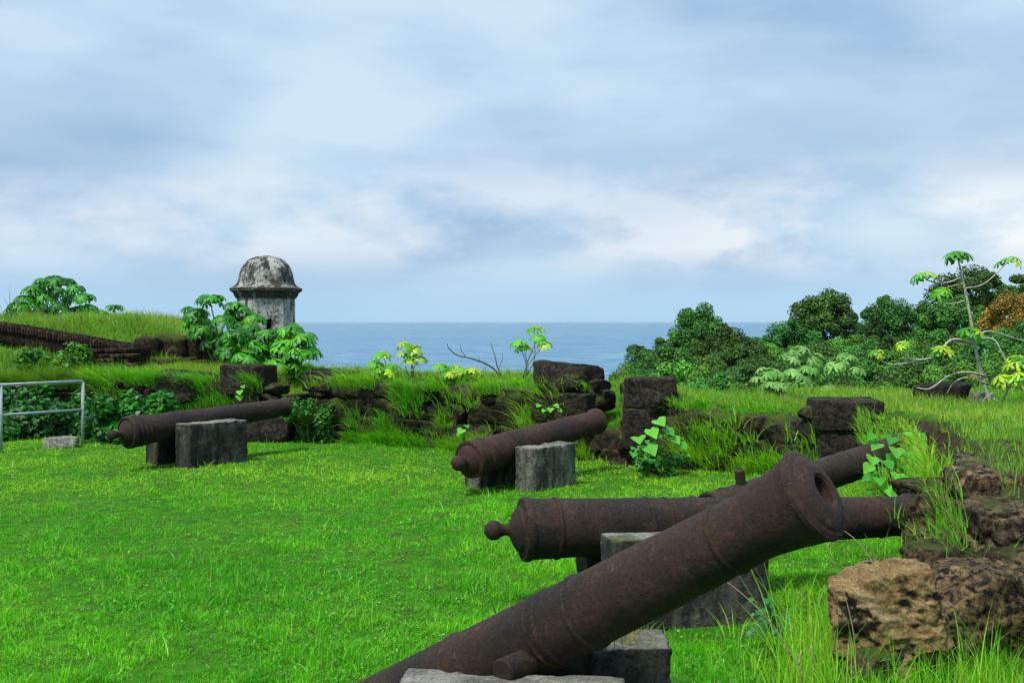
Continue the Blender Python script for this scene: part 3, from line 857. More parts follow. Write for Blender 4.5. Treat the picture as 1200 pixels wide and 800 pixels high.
rock_at('boulder', 1046, 790, 5.05, (.49, .44, .52), -.25, M['boulder'], 'big ochre pitted boulder standing in the long grass in front of the ruin', 'boulder', 71, .075, 70, .55, (.0, -.10), 4.)
rock_at('ledge_rock', 1142, 765, 5.45, (.58, .5, .48), .1, M['dark_rock'], 'dark tan flat-topped rock just behind the big ochre boulder', 'rock', 73, .05, 50, .35, (.05, .05), 4)
rock_at('rubble_stone', 1022, 806, 4.95, (.32, .26, .20), .5, M['ruin'], 'small reddish rubble stone at the foot of the ochre boulder', 'stone', 75, .05, 16, .6)
# bricks lying on the ruin
for i, (px, py, D, ang, lab) in enumerate(((1128, 571, 7.1, .2, 'orange-red brick set in the top ledge of the ruin'),
    (1172, 604, 6.4, -.1, 'red brick lying on the second ledge of the ruin near the frame edge'),
    (1188, 503, 9.8, .15, 'row-end red brick in the dark ledge higher up the grassy rise'))):
    mb = MB(); rough_block(mb, (0, 0, 0), (.24, .12, .07), (1, 0), 8, .3, .008, 8, 80 + i, np.array([1.1, .62, .5]))
    o = mb.obj('brick', M['brick']); o.location = P(px, py, D); o.rotation_euler = (0, PI / 2 if i == 3 else random.uniform(-.1, .1), ang)
    tag(o, lab, 'brick', 'loose bricks in the ruin')
    SUPB = None
# second ledge up the rise at the right edge (px 1160-1200, y 490-530)
mb = MB()
for (px, py, D, w, h, g) in ((1175, 500, 9.9, .4, .13, .4), (1205, 497, 9.8, .45, .14, .45), (1195, 512, 9.6, .5, .15, .3), (1235, 505, 9.6, .5, .2, .35), (1180, 520, 9.3, .3, .12, .35)):
    p = P(px, py, D); rough_block(mb, (p.x, p.y, p.z - h / 2 + .03), (w, .4, h), (1, .1), 9, .35, .04, 6, 0, np.array([g, g * .9, g * .8]))
tag(mb.obj('ruined_wall', M['ruin']), 'dark layered ledge of stones higher on the grassy rise, at the right frame edge', 'ruin')
one_block('loose_stone', tuple(P(1105, 500, 10.3) - Vector((0, 0, .1))), (.34, .25, .15), .2, M['boulder'], 'brownish bare stone half sunk in the grass on the rise', 'stone', seed=77, amp=.03, n=12, rnd=.7)
one_block('loose_stone', tuple(P(73, 526, 14.3)), (.40, .26, .16), .1, M['pale_rock'], 'small pale rock on the lawn at the foot of the railing', 'stone', seed=78, amp=.035, n=14, rnd=.8)

# ------------------------------------------------------------------ railing
rl = empty('railing', P(97, 530, 14.6), 'pale metal pipe railing with two rails at the left edge of the lawn', 'railing')
rl.location = (0, 0, 0)
def rail_mesh(name, pts, r):
    mb = MB(); tube(mb, pts, [r] * len(pts), 14); return mb.obj(name, M['pipe'], rl)
q1 = xy(97, 14.6); q0 = xy(1, 13.8); qm = q0 + (q0 - q1) * 1.0
for q in (q1, q0, qm): rail_mesh('post', [(q.x, q.y, -.08), (q.x, q.y, .90)], .022)
rail_mesh('rail', [(q1.x, q1.y, .905), (qm.x, qm.y, .895)], .023)
rail_mesh('rail', [(q1.x, q1.y, .50), (qm.x, qm.y, .49)], .019)
rl_root = rl

# ------------------------------------------------------------------ sentry box
gx, gy = P(312, 0, 27).x, 27.
gar = empty('sentry_box', (gx, gy, .2), 'domed stone sentry box stained black, on the corner of the rampart above the sea', 'sentry box', rot=(0, 0, 0))
Rb = .80; zb0, zb1 = -.8, 2.30   # local heights (ground at .2)
def hexv(r, rot, k): a = rot + k * PI / 3; return Vector((r * math.cos(a), r * math.sin(a)))
view = math.atan2(-gy, -gx)            # direction from box toward the camera
rot = view - PI / 6 + math.radians(5)
mb = MB()
th = .20
def prism(mb, a, b, z0, z1, th):
    """wall panel between plan points a, b, thickness inward"""
    d = (b - a); L = d.length; d = d.normalized(); inn = Vector((-d.y, d.x))
    nx = max(2, int(L / .07)); nz = max(2, int((z1 - z0) / .09))
    o = []
    V = []; Q = []
    def face(p0, ux, uy, n1, n2):
        base = len(V)
        for j in range(n2 + 1):
            for i in range(n1 + 1): V.append(p0 + ux * (i / n1) + uy * (j / n2))
        for j in range(n2):
            for i in range(n1): b0 = base + j * (n1 + 1) + i; Q.append((b0, b0 + 1, b0 + n1 + 2, b0 + n1 + 1))
    A = Vector((a.x, a.y, z0)); D3 = Vector((d.x, d.y, 0)) * L; I3 = Vector((inn.x, inn.y, 0)) * th; Z3 = Vector((0, 0, z1 - z0))
    face(A, D3, Z3, nx, nz); face(A + I3 + D3, -D3, Z3, nx, nz)
    face(A + D3, I3, Z3, 2, nz); face(A + I3, -I3, Z3, 2, nz)
    face(A + Z3, D3, I3, nx, 2); face(A + I3, D3, -I3, nx, 2)
    V = np.array([tuple(v) for v in V])
    V += (fbm(V * 5, 4, 5) * .012)[:, None] * np.array([d.y, -d.x, 0])
    mb.add(V, Q)
for k in range(6):
    a = hexv(Rb, rot, k); b = hexv(Rb, rot, k + 1); d = (b - a)
    # a slit in each face
    s0, s1 = .43, .60
    zs0, zs1 = 1.22, 1.62
    if k % 3 in (0,):
        prism(mb, a, a + d * s0, zb0, zb1, th); prism(mb, a + d * s1, b, zb0, zb1, th)
        prism(mb, a + d * s0, a + d * s1, zb0, zs0, th); prism(mb, a + d * s0, a + d * s1, zs1, zb1, th)
    else: prism(mb, a, b, zb0, zb1, th)
mb.obj('wall', M['plaster_wall'], gar, smooth=False)
def hexlathe(prof, hexamt, n=72, wob=.012):
    V = []; 
    for (r, z, h) in prof:
        for k in range(n):
            a = 2 * PI * k / n; 
            loc = ((a - 0) % (PI / 3)) - PI / 6
            hr = math.cos(PI / 6) / math.cos(loc)
            rr = r * (hr * h + (1 - h) * 1.0)
            V.append((rr * math.cos(a + rot), rr * math.sin(a + rot), z))
    m = len(prof)
    Q = [(i * n + k, i * n + (k + 1) % n, (i + 1) * n + (k + 1) % n, (i + 1) * n + k) for i in range(m - 1) for k in range(n)]
    V = np.array(V); V = V + V / np.maximum(np.linalg.norm(V, axis=1, keepdims=True), .1) * (fbm(V * 4, 4, 2) * wob)[:, None]
    return V, Q
z = 2.16
cprof = [(.60, z, 1), (.84, z, 1), (.85, z + .05, 1), (.88, z + .07, 1), (.89, z + .13, 1), (.94, z + .17, 1), (.99, z + .20, 1), (1.0, z + .26, 1), (.975, z + .285, 1), (.60, z + .30, .9)]
V, Q = hexlathe(cprof, 1); mb = MB(); mb.add(V, Q); mb.obj('cornice', M['plaster_black'], gar, sharp=40)
dz = z + .275
dprof = [(.985, dz, 1.)]
pts_ = [(.93, .03, .9), (.84, .075, .8), (.79, .13, .7), (.765, .22, .6), (.735, .34, .5), (.69, .46, .5), (.62, .57, .45), (.52, .66, .4), (.40, .72, .35), (.26, .76, .3), (.12, .775, .2), (.001, .78, 0)]
pts_ = [(a_, b2_ * 1.10, c_) for (a_, b2_, c_) in pts_]
dprof += [(r, dz + h, k) for (r, h, k) in pts_]
V, Q = hexlathe(dprof, 1, 96, .022); mb = MB(); mb.add(V, Q); mb.obj('dome', M['plaster'], gar, sharp=40)
gar.scale = (.94, .94, 1)
bprof = [(.88, -.5, 1), (.88, .78, 1), (.86, .84, 1), (.80, .86, 1)]
V, Q = hexlathe(bprof, 1); mb = MB(); mb.add(V, Q); mb.obj('plinth', M['plaster'], gar, sharp=40)

# ------------------------------------------------------------------ leaves
def palmate(mb, c, r, nrm, az, colr, lobes=9, droop=.45, width=.21):
    """umbrella-shaped lobed leaf (cecropia)"""
    nrm = Vector(nrm).normalized(); a = nrm.orthogonal().normalized(); a = Matrix.Rotation(az, 3, nrm) @ a; b = nrm.cross(a)
    c = Vector(c); V = []; Q = []; T = []
    span = 2 * PI * .90
    for k in range(lobes):
        t = -span / 2 + span * (k + .5) / lobes
        d = a * math.cos(t) + b * math.sin(t); s = nrm.cross(d)
        rr = r * random.uniform(.85, 1.08) * (1 - .18 * abs(t) / PI)
        w = rr * width
        def pt(u, sw): return c + d * (rr * u * (1 - .12 * droop * u)) + s * sw - nrm * (droop * rr * u * u * .75) + nrm * (-abs(sw) * .25)
        i = len(V)
        V += [c, pt(.35, -w * .55), pt(.35, w * .55), pt(.38, 0), pt(.72, -w * .8), pt(.72, w * .8), pt(.75, 0) + nrm * w * .12, pt(1., 0)]
        Q += [(i, i + 1, i + 3, i + 3)][:0]
        T += [(i, i + 1, i + 3), (i, i + 3, i + 2), (i + 4, i + 7, i + 6), (i + 6, i + 7, i + 5)]
        Q += [(i + 1, i + 4, i + 6, i + 3), (i + 3, i + 6, i + 5, i + 2)]
    g = random.uniform(.75, 1.25)
    mb.add([tuple(v) for v in V], Q, T, np.array(colr) * g)

def heart(mb, c, L, d, nrm, colr, droop=.3, w=.8):
    d = Vector(d).normalized(); nrm = Vector(nrm); nrm = (nrm - d * nrm.dot(d)).normalized(); s = nrm.cross(d)
    us = [0, .12, .3, .5, .7, .86, 1.0]; ws = [.30, .47, .52, .45, .30, .15, 0]
    V = []; Q = []
    for k, u in enumerate(us):
        for j, f in enumerate((-1, -.5, 0, .5, 1)):
            back = -.14 if (k == 0 and abs(f) == 1) else (-.08 if k == 0 and f else 0)
            V.append(Vector(c) + d * (L * (u + back)) + s * (L * w * ws[k] * f) - nrm * (droop * L * u * u) + nrm * (abs(f) * ws[k] * L * .22) + nrm * L * .012 * math.sin(k * 2.5 + abs(f) * 3))
    for k in range(len(us) - 1):
        for j in range(4): Q.append((k * 5 + j, k * 5 + j + 1, (k + 1) * 5 + j + 1, (k + 1) * 5 + j))
    mb.add([tuple(v) for v in V], Q, None, np.array(colr) * random.uniform(.8, 1.2))

def rvec(up=0.):
    v = Vector(rng.normal(size=3)); v.z += up; return v.normalized()

def cluster(lf, st, tip, n, spread, size, colr, up=.9, lobes=9, droop=.6):
    n = int(n * 1.4 + .5) if size > .18 else n; droop = .72 if size > .18 else .6; size = size * .80 if size > .18 else size * .9
    """whorl of palmate leaves on petioles around a branch tip"""
    tip = Vector(tip)
    for k in range(n):
        a = 2 * PI * (k + random.uniform(-.3, .3)) / n
        el = random.uniform(-.15, .75)
        d = Vector((math.cos(a) * math.cos(el), math.sin(a) * math.cos(el), math.sin(el) * .8))
        p = tip + d * spread * random.uniform(.6, 1.1)
        mid_ = tip + d * spread * .5 + Vector((0, 0, spread * .10))
        tube(st, [tip, mid_, p], [.006, .005, .004], 4, None, False)
        nrm = (Vector((0, 0, up)) + d * .75 + rvec() * .15)
        cc_ = colr[random.randrange(len(colr))] if isinstance(colr[0], tuple) else colr
        palmate(lf, p, size * random.uniform(.8, 1.15), nrm, random.uniform(0, 6.28), cc_, lobes, droop)

LD, LM, LB, LY = (.035, .18, .020), (.07, .36, .020), (.16, .54, .025), (.48, .68, .03)
def cecropia(base, branches, label, cat='shrub', group=None, name='cecropia_shrub', bark_='stem', cols=None, sz=.22, n=7, spread=.22, stem_r=.022, droop=.5, lobes=8):
    """branches: list of (polyline world points, n leaf override)"""
    base = Vector(base)
    root = empty(name, base, label, cat, group)
    lf = MB(); st = MB()
    for bi, br in enumerate(branches):
        ctrl = [Vector(p) - base for p in br[0]]
        k = br[1] if len(br) > 1 else n
        r0 = br[2] if len(br) > 2 else stem_r
        cv = curve_pts(ctrl, 7)
        m = len(cv)
        kn = .8 if bark_ == 'bark_pale' else 1.
        tube(st, cv, [kn * r0 * (1 - .6 * i / (m - 1)) * (1 + .12 * math.sin(i * 2.3 + bi)) for i in range(m)], 8)
        cl = br[3] if len(br) > 3 else (cols or [LM, LM, LD])
        s_ = br[4] if len(br) > 4 else sz
        if k: cluster(lf, st, cv[-1], k, spread * s_ / sz, s_, cl, droop=droop, lobes=lobes)
    st.obj('stem', M[bark_], root)
    if lf.n: lf.obj('foliage', M['leaf'], root)
    return root

# cluster in front of the sentry box, rising behind the ledge
def cbr(base, tips, sag=.3, **k):
    out = []
    for t in tips:
        px, py, D = t[:3]; q = P(px, py, D); b = Vector(base)
        m1 = b.lerp(q, .5) + Vector((random.uniform(-.12, .12), random.uniform(-.1, .1), -.05))
        out.append(([b, m1, q],) + tuple(t[3:]))
    return out
bs = P(262, 440, 18.3)
cecropia(bs, cbr(bs, [(246, 352, 18.2), (228, 366, 18.4), (262, 376, 18.0), (237, 388, 18.2), (252, 398, 18.3), (277, 362, 18.2), (285, 377, 18.4), (272, 400, 17.9), (232, 376, 18.9)]),
    'large-leaved shrub left of the sentry box, its darkest topmost leaves against the sky', 'shrub', 'large-leaved shrubs by the sentry box', cols=[LD, LM, LM], sz=.25, n=8, spread=.22)
bs = P(300, 445, 18.0)
cecropia(bs, cbr(bs, [(290, 385, 17.9), (312, 392, 17.7), (278, 392, 17.5), (300, 405, 17.6), (268, 410, 17.8), (318, 410, 18.0), (288, 420, 17.5), (306, 425, 17.8), (297, 372, 18.2)]),
    'bright large-leaved shrub directly in front of the sentry box wall', 'shrub', 'large-leaved shrubs by the sentry box', cols=[LM, LM, LB, LD], sz=.25, n=8, spread=.22)
bs = P(338, 455, 17.7)
cecropia(bs, cbr(bs, [(340, 388, 17.7), (355, 398, 17.6), (330, 405, 17.5), (350, 415, 17.4), (326, 395, 18), (360, 412, 17.7), (334, 428, 17.4), (352, 436, 17.5), (322, 425, 17.6)]),
    'large-leaved shrub right of the sentry box, leaves hanging in front of the sea', 'shrub', 'large-leaved shrubs by the sentry box', cols=[LM, LM, LB], sz=.25, n=8, spread=.22)
bs = P(70, 392, 22.)
cecropia(bs, cbr(bs, [(px_, py_, 22. + random.uniform(-.5, .5)) for (px_, py_) in ((64, 328), (78, 330), (50, 332), (90, 338), (40, 340), (66, 342), (30, 350), (98, 348), (54, 350), (82, 350), (22, 358), (104, 360), (42, 358), (70, 360), (92, 362), (30, 366), (56, 366), (106, 370), (80, 370), (18, 364), (44, 372), (66, 374))]),
    'wide dark umbrella-leaved shrub on the skyline at the far left', 'shrub', 'shrubs on the left skyline', cols=[LD, LM, LM], sz=.26, n=6, spread=.20)
bs = P(133, 392, 23.)
cecropia(bs, cbr(bs, [(134, 362, 23, 5), (118, 367, 23, 4), (148, 371, 23, 4), (128, 374, 23, 4)]),
    'little umbrella-leaved shrub on the skyline, right of the wide one', 'shrub', 'shrubs on the left skyline', cols=[LD, LM], sz=.22, n=5, spread=.18)
# small ones behind the middle parapet
def small(bpx, bpY, D, tips, label, cols, sz=.15, n=5, **k):
    b = P(bpx, bpY, D); return cecropia(b, cbr(b, tips), label, 'sapling', 'saplings behind the middle parapet', 'sapling', cols=cols, sz=sz, n=n, spread=.12, stem_r=.010, **k)
small(452, 446, 15.2, [(449, 416, 15.2), (442, 428, 15.2), (458, 430, 15.1), (450, 436, 15.)], 'yellow-green sapling behind the parapet, first from the left of the low pair', [LB, LY])
small(484, 446, 15.0, [(477, 405, 15, 5), (487, 410, 15, 5), (474, 416, 14.9, 4), (490, 420, 15, 5), (480, 424, 14.9, 4)], 'taller yellow-green sapling with tufted tops behind the left half of the parapet', [LY, LY, LB], sz=.14)
small(530, 444, 14.5, [(515, 430, 14.6), (526, 436, 14.4), (540, 434, 14.5), (552, 436, 14.4), (533, 431, 14.6)], 'low yellow-green leafy growth peeping over the middle of the parapet', [LY, LB], sz=.13)
small(612, 448, 14.4, [(626, 386, 14.5, 4), (608, 402, 14.4, 5), (638, 403, 14.4, 5), (614, 408, 14.5, 3), (631, 394, 14.4, 3)], 'forked sapling with three lime-green tufts against the sea', [LY, LB], sz=.14)
# bare twigs
tw = MB(); tb = P(586, 446, 14.5)
def seg(st, pts, r): 
    cv = curve_pts([P(*p) - tb for p in pts], 6); tube(st, cv, [r * (1 - .7 * i / (len(cv) - 1)) for i in range(len(cv))], 6)
seg(tw, [(590, 445, 14.5), (576, 430, 14.5), (556, 421, 14.5), (536, 416, 14.5), (526, 408, 14.5), (524, 402, 14.5)], .016)
seg(tw, [(590, 445, 14.5), (583, 430, 14.5), (580, 417, 14.5), (575, 401, 14.5)], .014)
seg(tw, [(546, 418, 14.5), (541, 411, 14.5), (539, 403, 14.5)], .008)
seg(tw, [(562, 424, 14.5), (561, 417, 14.5)], .005); seg(tw, [(584, 433, 14.5), (589, 420, 14.5), (588, 412, 14.5)], .006)
o = tw.obj('bare_branch', M['bark_dark']); o.location = tb; tag(o, 'leafless dark twigs reaching left above the parapet, in front of the sea', 'branch')

# pale mid-distance cecropias beyond the right parapet
LP = (.26, .50, .12)
for (bpx, bpY, D, tips, lab) in (
    (940, 475, 20, [(938, 412, 20), (925, 420, 20), (952, 420, 20), (946, 432, 19.8), (930, 436, 19.8), (942, 446, 19.6), (956, 440, 20), (965, 452, 20), (922, 452, 19.6)], 'widest pale umbrella-leaved shrub beyond the right parapet'),
    (905, 475, 20.5, [(900, 436, 20.5), (912, 440, 20.5), (893, 446, 20.5), (905, 452, 20.2)], 'pale umbrella-leaved shrub beyond the right parapet, left of the widest one'),
    (988, 475, 20, [(992, 420, 20), (982, 428, 20), (1002, 434, 20)], 'slim pale umbrella-leaved sapling beyond the parapet, right of the widest one')):
    b = P(bpx, bpY, D); b.z = max(b.z, -.5); cecropia(b, cbr(b, tips), lab, 'shrub', 'pale shrubs beyond the right parapet', cols=[LP, (.16, .40, .08)], sz=.24, n=4, spread=.20, stem_r=.02)

# pale-branched tree at the right
tb = P(1162, 492, 13.0)
D0 = 13.0
def pp(*l): return [P(x, y, D) for (x, y, D) in l]
S1, S2 = [LY, LB], [LB, LY, LM]
root = cecropia(tb, [
    (pp((1168, 494, 13), (1150, 440, 13), (1142, 400, 13), (1133, 350, 13), (1122, 300, 13)), 9, .036, [LB, LM], .15),
    (pp((1126, 325, 13), (1110, 331, 12.9), (1092, 330, 12.8), (1082, 325, 12.8)), 6, .014, S1, .15),
    (pp((1128, 332, 13), (1110, 337, 13.1), (1104, 342, 13.1)), 5, .010, S1, .14),
    (pp((1130, 338, 13), (1150, 334, 13.2), (1166, 322, 13.3), (1182, 306, 13.4)), 5, .014, S1, .14),
    (pp((1130, 352, 13), (1120, 355, 13), (1106, 356, 13)), 0, .010),
    (pp((1142, 402, 13), (1115, 398, 12.8), (1095, 418, 12.6), (1065, 420, 12.5), (1058, 404, 12.5)), 5, .022, S1, .12),
    (pp((1075, 422, 12.6), (1050, 427, 12.4), (1035, 424, 12.3), (1026, 414, 12.3)), 4, .014, S1, .11),
    (pp((1135, 404, 12.9), (1118, 400, 12.7), (1108, 385, 12.6)), 0, .010),
    (pp((1108, 404, 12.8), (1104, 412, 12.6)), 6, .012, S2, .16),
    (pp((1141, 398, 13), (1137, 390, 12.9)), 7, .012, S2, .17),
    (pp((1146, 392, 13), (1160, 388, 13), (1185, 395, 13.1), (1210, 402, 13.2)), 0, .018),
    (pp((1148, 396, 13), (1165, 398, 12.9), (1175, 415, 12.8), (1190, 445, 12.7), (1196, 440, 12.6)), 6, .014, S2, .17),
    (pp((1156, 440, 13), (1132, 436, 12.8), (1112, 440, 12.6), (1090, 455, 12.5), (1074, 454, 12.5)), 0, .020),
    (pp((1158, 450, 13), (1135, 442, 12.9), (1118, 448, 12.8), (1110, 460, 12.7)), 0, .016),
    (pp((1145, 448, 12.9), (1140, 442, 12.8)), 4, .008, [LY, (.4, .32, .1)], .08),
    (pp((1154, 410, 13), (1155, 420, 12.9), (1150, 412, 12.8)), 0, .008),
    (pp((1163, 466, 13), (1180, 478, 12.8), (1192, 490, 12.6), (1208, 496, 12.5)), 0, .022),
    (pp((1164, 460, 13), (1155, 466, 12.8), (1150, 474, 12.8)), 0, .014),
    (pp((1108, 428, 12.8), (1100, 438, 12.7), (1106, 442, 12.7)), 0, .008),
    (pp((1170, 480, 13), (1184, 450, 12.8), (1192, 425, 12.7)), 8, .016, S2, .18),
    (pp((1170, 485, 13), (1178, 465, 12.8), (1182, 445, 12.7)), 8, .014, S2, .18),
    ], 'slender tree with pale curving branches and few lime-green leaf tufts, right foreground rise', 'tree', None, 'sparse_tree', 'bark_pale', n=5, spread=.13, sz=.15, lobes=7)

# big round leaved weeds
def weed(base, leaves, label, name='leafy_weed', group='broad-leaved weeds', stems=.006):
    base = Vector(base); root = empty(name, base, label, 'plant', group); lf = MB(); st = MB()
    for (px, py, D, L, cl) in leaves:
        q = P(px, py, D) - base
        tube(st, [Vector((0, 0, 0)), q * .5 + Vector((0, 0, .05)), q], [stems, stems * .8, stems * .6], 5)
        a = math.atan2(q.y, q.x) + random.uniform(-.6, .6)
        heart(lf, q, L * .82, (math.cos(a) + random.uniform(-.4, .4), math.sin(a) - .6, random.uniform(-.55, -.1)), (random.uniform(-.3, .3), -.7, 1.), cl, .25, random.uniform(.8, .95))
    st.obj('stem', M['stem'], root); lf.obj('foliage', M['leaf'], root); return root
wc, wd = (.16, .55, .05), (.07, .38, .03)
b = P(765, 548, 11.9)
wl = [(748, 512, 11.5, .24, wc), (762, 503, 11.5, .22, wc), (770, 492, 11.55, .22, wc), (758, 522, 11.45, .26, wc), (780, 503, 11.6, .18, wd), (788, 512, 11.6, .18, wc), (796, 520, 11.6, .18, wd), (742, 530, 11.5, .15, wd)]
wl += [(random.randint(738, 805), random.randint(505, 548), 11.7, random.uniform(.06, .12), wd) for _ in range(11)]
weed(b, wl, 'big round-leaved weed against the right parapet, between the gap and the tall grass')
b = P(1050, 580, 8.9)
wl = [(1022, 535, 8.7, .17, wc), (1030, 520, 8.8, .17, wc), (1045, 512, 8.8, .17, wd), (1060, 508, 8.9, .17, wc), (1072, 512, 8.9, .16, wc), (1050, 525, 8.7, .18, wc), (1036, 540, 8.6, .18, wd), (1065, 524, 8.9, .15, wd),
      (1052, 555, 8.5, .20, wc), (1042, 570, 8.5, .20, wc), (1030, 560, 8.5, .16, wd), (1060, 545, 8.7, .18, wd), (1020, 545, 8.6, .14, wc), (1070, 560, 8.7, .15, wd), (1055, 575, 8.4, .18, wd)]
wl += [(random.randint(1015, 1078), random.randint(508, 578), 8.8, random.uniform(.08, .15), wd) for _ in range(16)]
weed(b, wl, 'broad pale-green leafy weed covering the muzzle of the fallen cannon')
b = P(178, 488, 15.6); weed(b, [(176, 478, 15.4, .30, wc), (188, 472, 15.5, .12, wd)], 'single large flat leaf above the breech of the left cannon')
b = P(544, 520, 13.3); weed(b, [(542, 503, 13.2, .16, wc), (538, 508, 13.2, .10, wc), (546, 498, 13.2, .11, wd)], 'small bright weed at the foot of the middle parapet')
b = P(640, 486, 12.9); weed(b, [(632, 474, 12.8, .10, wc), (645, 478, 12.8, .12, wc), (650, 474, 12.8, .10, wc), (638, 480, 12.8, .09, wc), (654, 480, 12.8, .09, wc)], 'small light green sprig above the barrel of the middle cannon')
b = P(281, 470, 15.6); weed(b, [(281, 458, 15.4, .15, wc), (280, 464, 15.4, .15, wc), (284, 452, 15.5, .1, wc)], 'tiny bright sprig growing on the big square ledge stone')
b = P(905, 742, 5.5); wl = [(random.randint(880, 925), random.randint(700, 745), random.uniform(5.2, 5.5), random.uniform(.02, .05), (.04, .22, .05)) for _ in range(60)]
weed(b, wl, 'bushy bluish-green weed in the shade at the end of the pale-topped block', stems=.003)

# thick low bushes: leaf masses
def leaf_mass(mb, cpts, rad, n, L, cols, upb=.4, flat=1.):
    """quads scattered on and in blobs"""
    cpts = np.array(cpts, float); k = rng.integers(0, len(cpts), n)
    d = rng.normal(size=(n, 3)); d /= np.linalg.norm(d, axis=1, keepdims=True)
    rr = np.array(rad)[k] if hasattr(rad, '__len__') else np.full(n, rad)
    s = rng.random(n) ** .4
    p = cpts[k] + d * (rr * s)[:, None] * np.array([1, 1, flat])
    nr = d + rng.normal(size=(n, 3)) * .55; nr[:, 2] += upb; nr /= np.linalg.norm(nr, axis=1, keepdims=True)
    a = np.cross(nr, rng.normal(size=(n, 3))); a /= np.maximum(np.linalg.norm(a, axis=1, keepdims=True), 1e-6); b = np.cross(nr, a)
    l = (L * (.6 + .8 * rng.random(n)))[:, None]
    V = np.stack([p - a * l * .5, p + b * l * .30 - nr * l * .08, p + a * l * .5, p - b * l * .30 - nr * l * .08], 1).reshape(-1, 3)
    Q = (np.arange(n) * 4)[:, None] + np.arange(4)
    cols = np.array(cols); ci = rng.integers(0, len(cols), n)
    c = cols[ci] * (.65 + .7 * rng.random((n, 1))) * (.7 + .6 * rng.random(len(cpts)))[k][:, None]
    # clump scale variation, leaf tone lighter and darker at random
    c = c * (1 + .35 * fbm(p * .9, 3, 12))[:, None]
    mb.add(V, Q, None, np.repeat(np.clip(c, .003, 1), 4, 0))

mb = MB()
cp = []; rd = []
for i in range(150):
    x = rng.uniform(-10.8, -6.7); y_ = rng.uniform(14.9 + max(0, (x + 7.6)) * .9, 17.1); t_ = (y_ - 14.9) / 2.2
    cp.append((x, y_, rng.uniform(.0, .15 + .62 * t_))); rd.append(rng.uniform(.15, .28))
leaf_mass(mb, cp, rd, 26000, .10, [(.012, .07, .012), (.022, .12, .015), (.05, .25, .025)])
tag(mb.obj('undergrowth', M['leaf']), 'dark leafy vines filling the hollow behind the railing', 'vines', kind='stuff')
def bush(px, py, D, w, h, n, L, cols, label, cat='bush', group=None, nb=14):
    b = P(px, py, D); b.z = float(terrain(np.array([b.x]), np.array([b.y]))[0]); root = empty('bush', b, label, cat, group)
    mb = MB(); cp = [(rng.uniform(-w / 2, w / 2), rng.uniform(-.2, .2), rng.uniform(.05, h)) for _ in range(nb)]
    leaf_mass(mb, cp, h * .28, n, L, cols); mb.obj('foliage', M['leaf'], root)
    st = MB()
    for c in cp: tube(st, [(c[0] * .2, c[1] * .2, 0), (c[0] * .6, c[1] * .6, c[2] * .5), c], [.008, .006, .003], 4)
    st.obj('stem', M['stem'], root)
bush(156, 522, 14.9, .9, .62, 4200, .11, [(.04, .24, .03), (.06, .32, .03)], 'bright leafy bush left of the left cannon breech', group='low bushes at the walls')
bush(122, 520, 14.9, .45, .5, 1400, .11, [(.03, .17, .025), (.05, .25, .03)], 'small bush right beside the railing end post', group='low bushes at the walls')
bush(362, 520, 14.9, .55, .55, 2600, .06, [(.05, .20, .02), (.10, .30, .03)], 'creeper climbing the left end of the middle parapet', group='low bushes at the walls')
bush(775, 552, 11.9, .6, .30, 900, .05, [(.05, .24, .03), (.07, .3, .03)], 'low leafy growth at the foot of the round-leaved weed', group='low bushes at the walls')
bush(40, 440, 17.9, .5, .4, 500, .09, [(.10, .32, .03)], 'light green seedling on the grass slope under the brick coping', group='seedlings on the left slope')
bush(82, 428, 17.7, .5, .5, 500, .09, [(.12, .33, .03)], 'yellowish seedling next to the end of the brick coping', group='seedlings on the left slope')

# ------------------------------------------------------------------ lawn & long grass
def wedge(n, y0, y1, pw, m0=1.2):
    """points over the part of the ground the camera and a step aside could see; density falls with distance"""
    u = rng.random(n); y = (y0 ** (1 - pw) + u * (y1 ** (1 - pw) - y0 ** (1 - pw))) ** (1 / (1 - pw)) if pw != 1 else y0 * (y1 / y0) ** u
    x = (rng.random(n) * 2 - 1) * (.52 * y + m0)
    return x, y
def dist(x, y):
    dA = y - face_y(x); dB = x - edge_x(y)
    return np.where(x > 3.7, dB, np.maximum(dA, dB))
mb = MB()
for (cnt, hmin, hmax, wd_, ns2, le) in ((500000, .020, .046, .0050, 2, .9), (40000, .05, .10, .0045, 3, .9)):
    x, y = wedge(cnt, 3.6, 17.6, 1.45)
    k = dist(x, y) < .12; x, y = x[k], y[k]
    p = np.stack([x, y, terrain(x, y)], -1); k = keep_mask(p); p = p[k]; n = len(p)
    patch = fbm(np.stack([p[:, 0], p[:, 1], 0 * p[:, 0]], -1) * 1.1, 4, 21)
    cl = fbm(np.stack([p[:, 0], p[:, 1], 0 * p[:, 0]], -1) * 5, 3, 25)
    near = -dist(p[:, 0], p[:, 1]); edge = np.exp(-np.maximum(near, 0) / .25)
    h = (hmin + (hmax - hmin) * rng.random(n)) * np.clip(1 + .7 * patch + 1.1 * cl + .8 * fbm(p * 13, 2, 27), .5, 3.) * (1 + 1.2 * edge)
    if ns2 == 3:
        k = (cl + .4 * patch + edge + rng.random(n) * .3) > .15; p, h, n = p[k], h[k], int(k.sum())
    az = rng.random(n) * PI; la = rng.random(n) * 2 * PI; lm = rng.random(n) * le
    c = gcol(p, n, 40, GA, GB, GC, .55, .05)
    blades(mb, p - np.array([0, 0, .008]), h, wd_ * (.7 + .6 * rng.random(n)) * (1 + .07 * (p[:, 1] - 4)), np.stack([np.cos(la), np.sin(la)], -1) * lm[:, None], np.full(n, .9), az, c, ns2)
tag(mb.obj('lawn_grass', M['grass']), 'short bright green lawn grass', 'grass', kind='stuff')

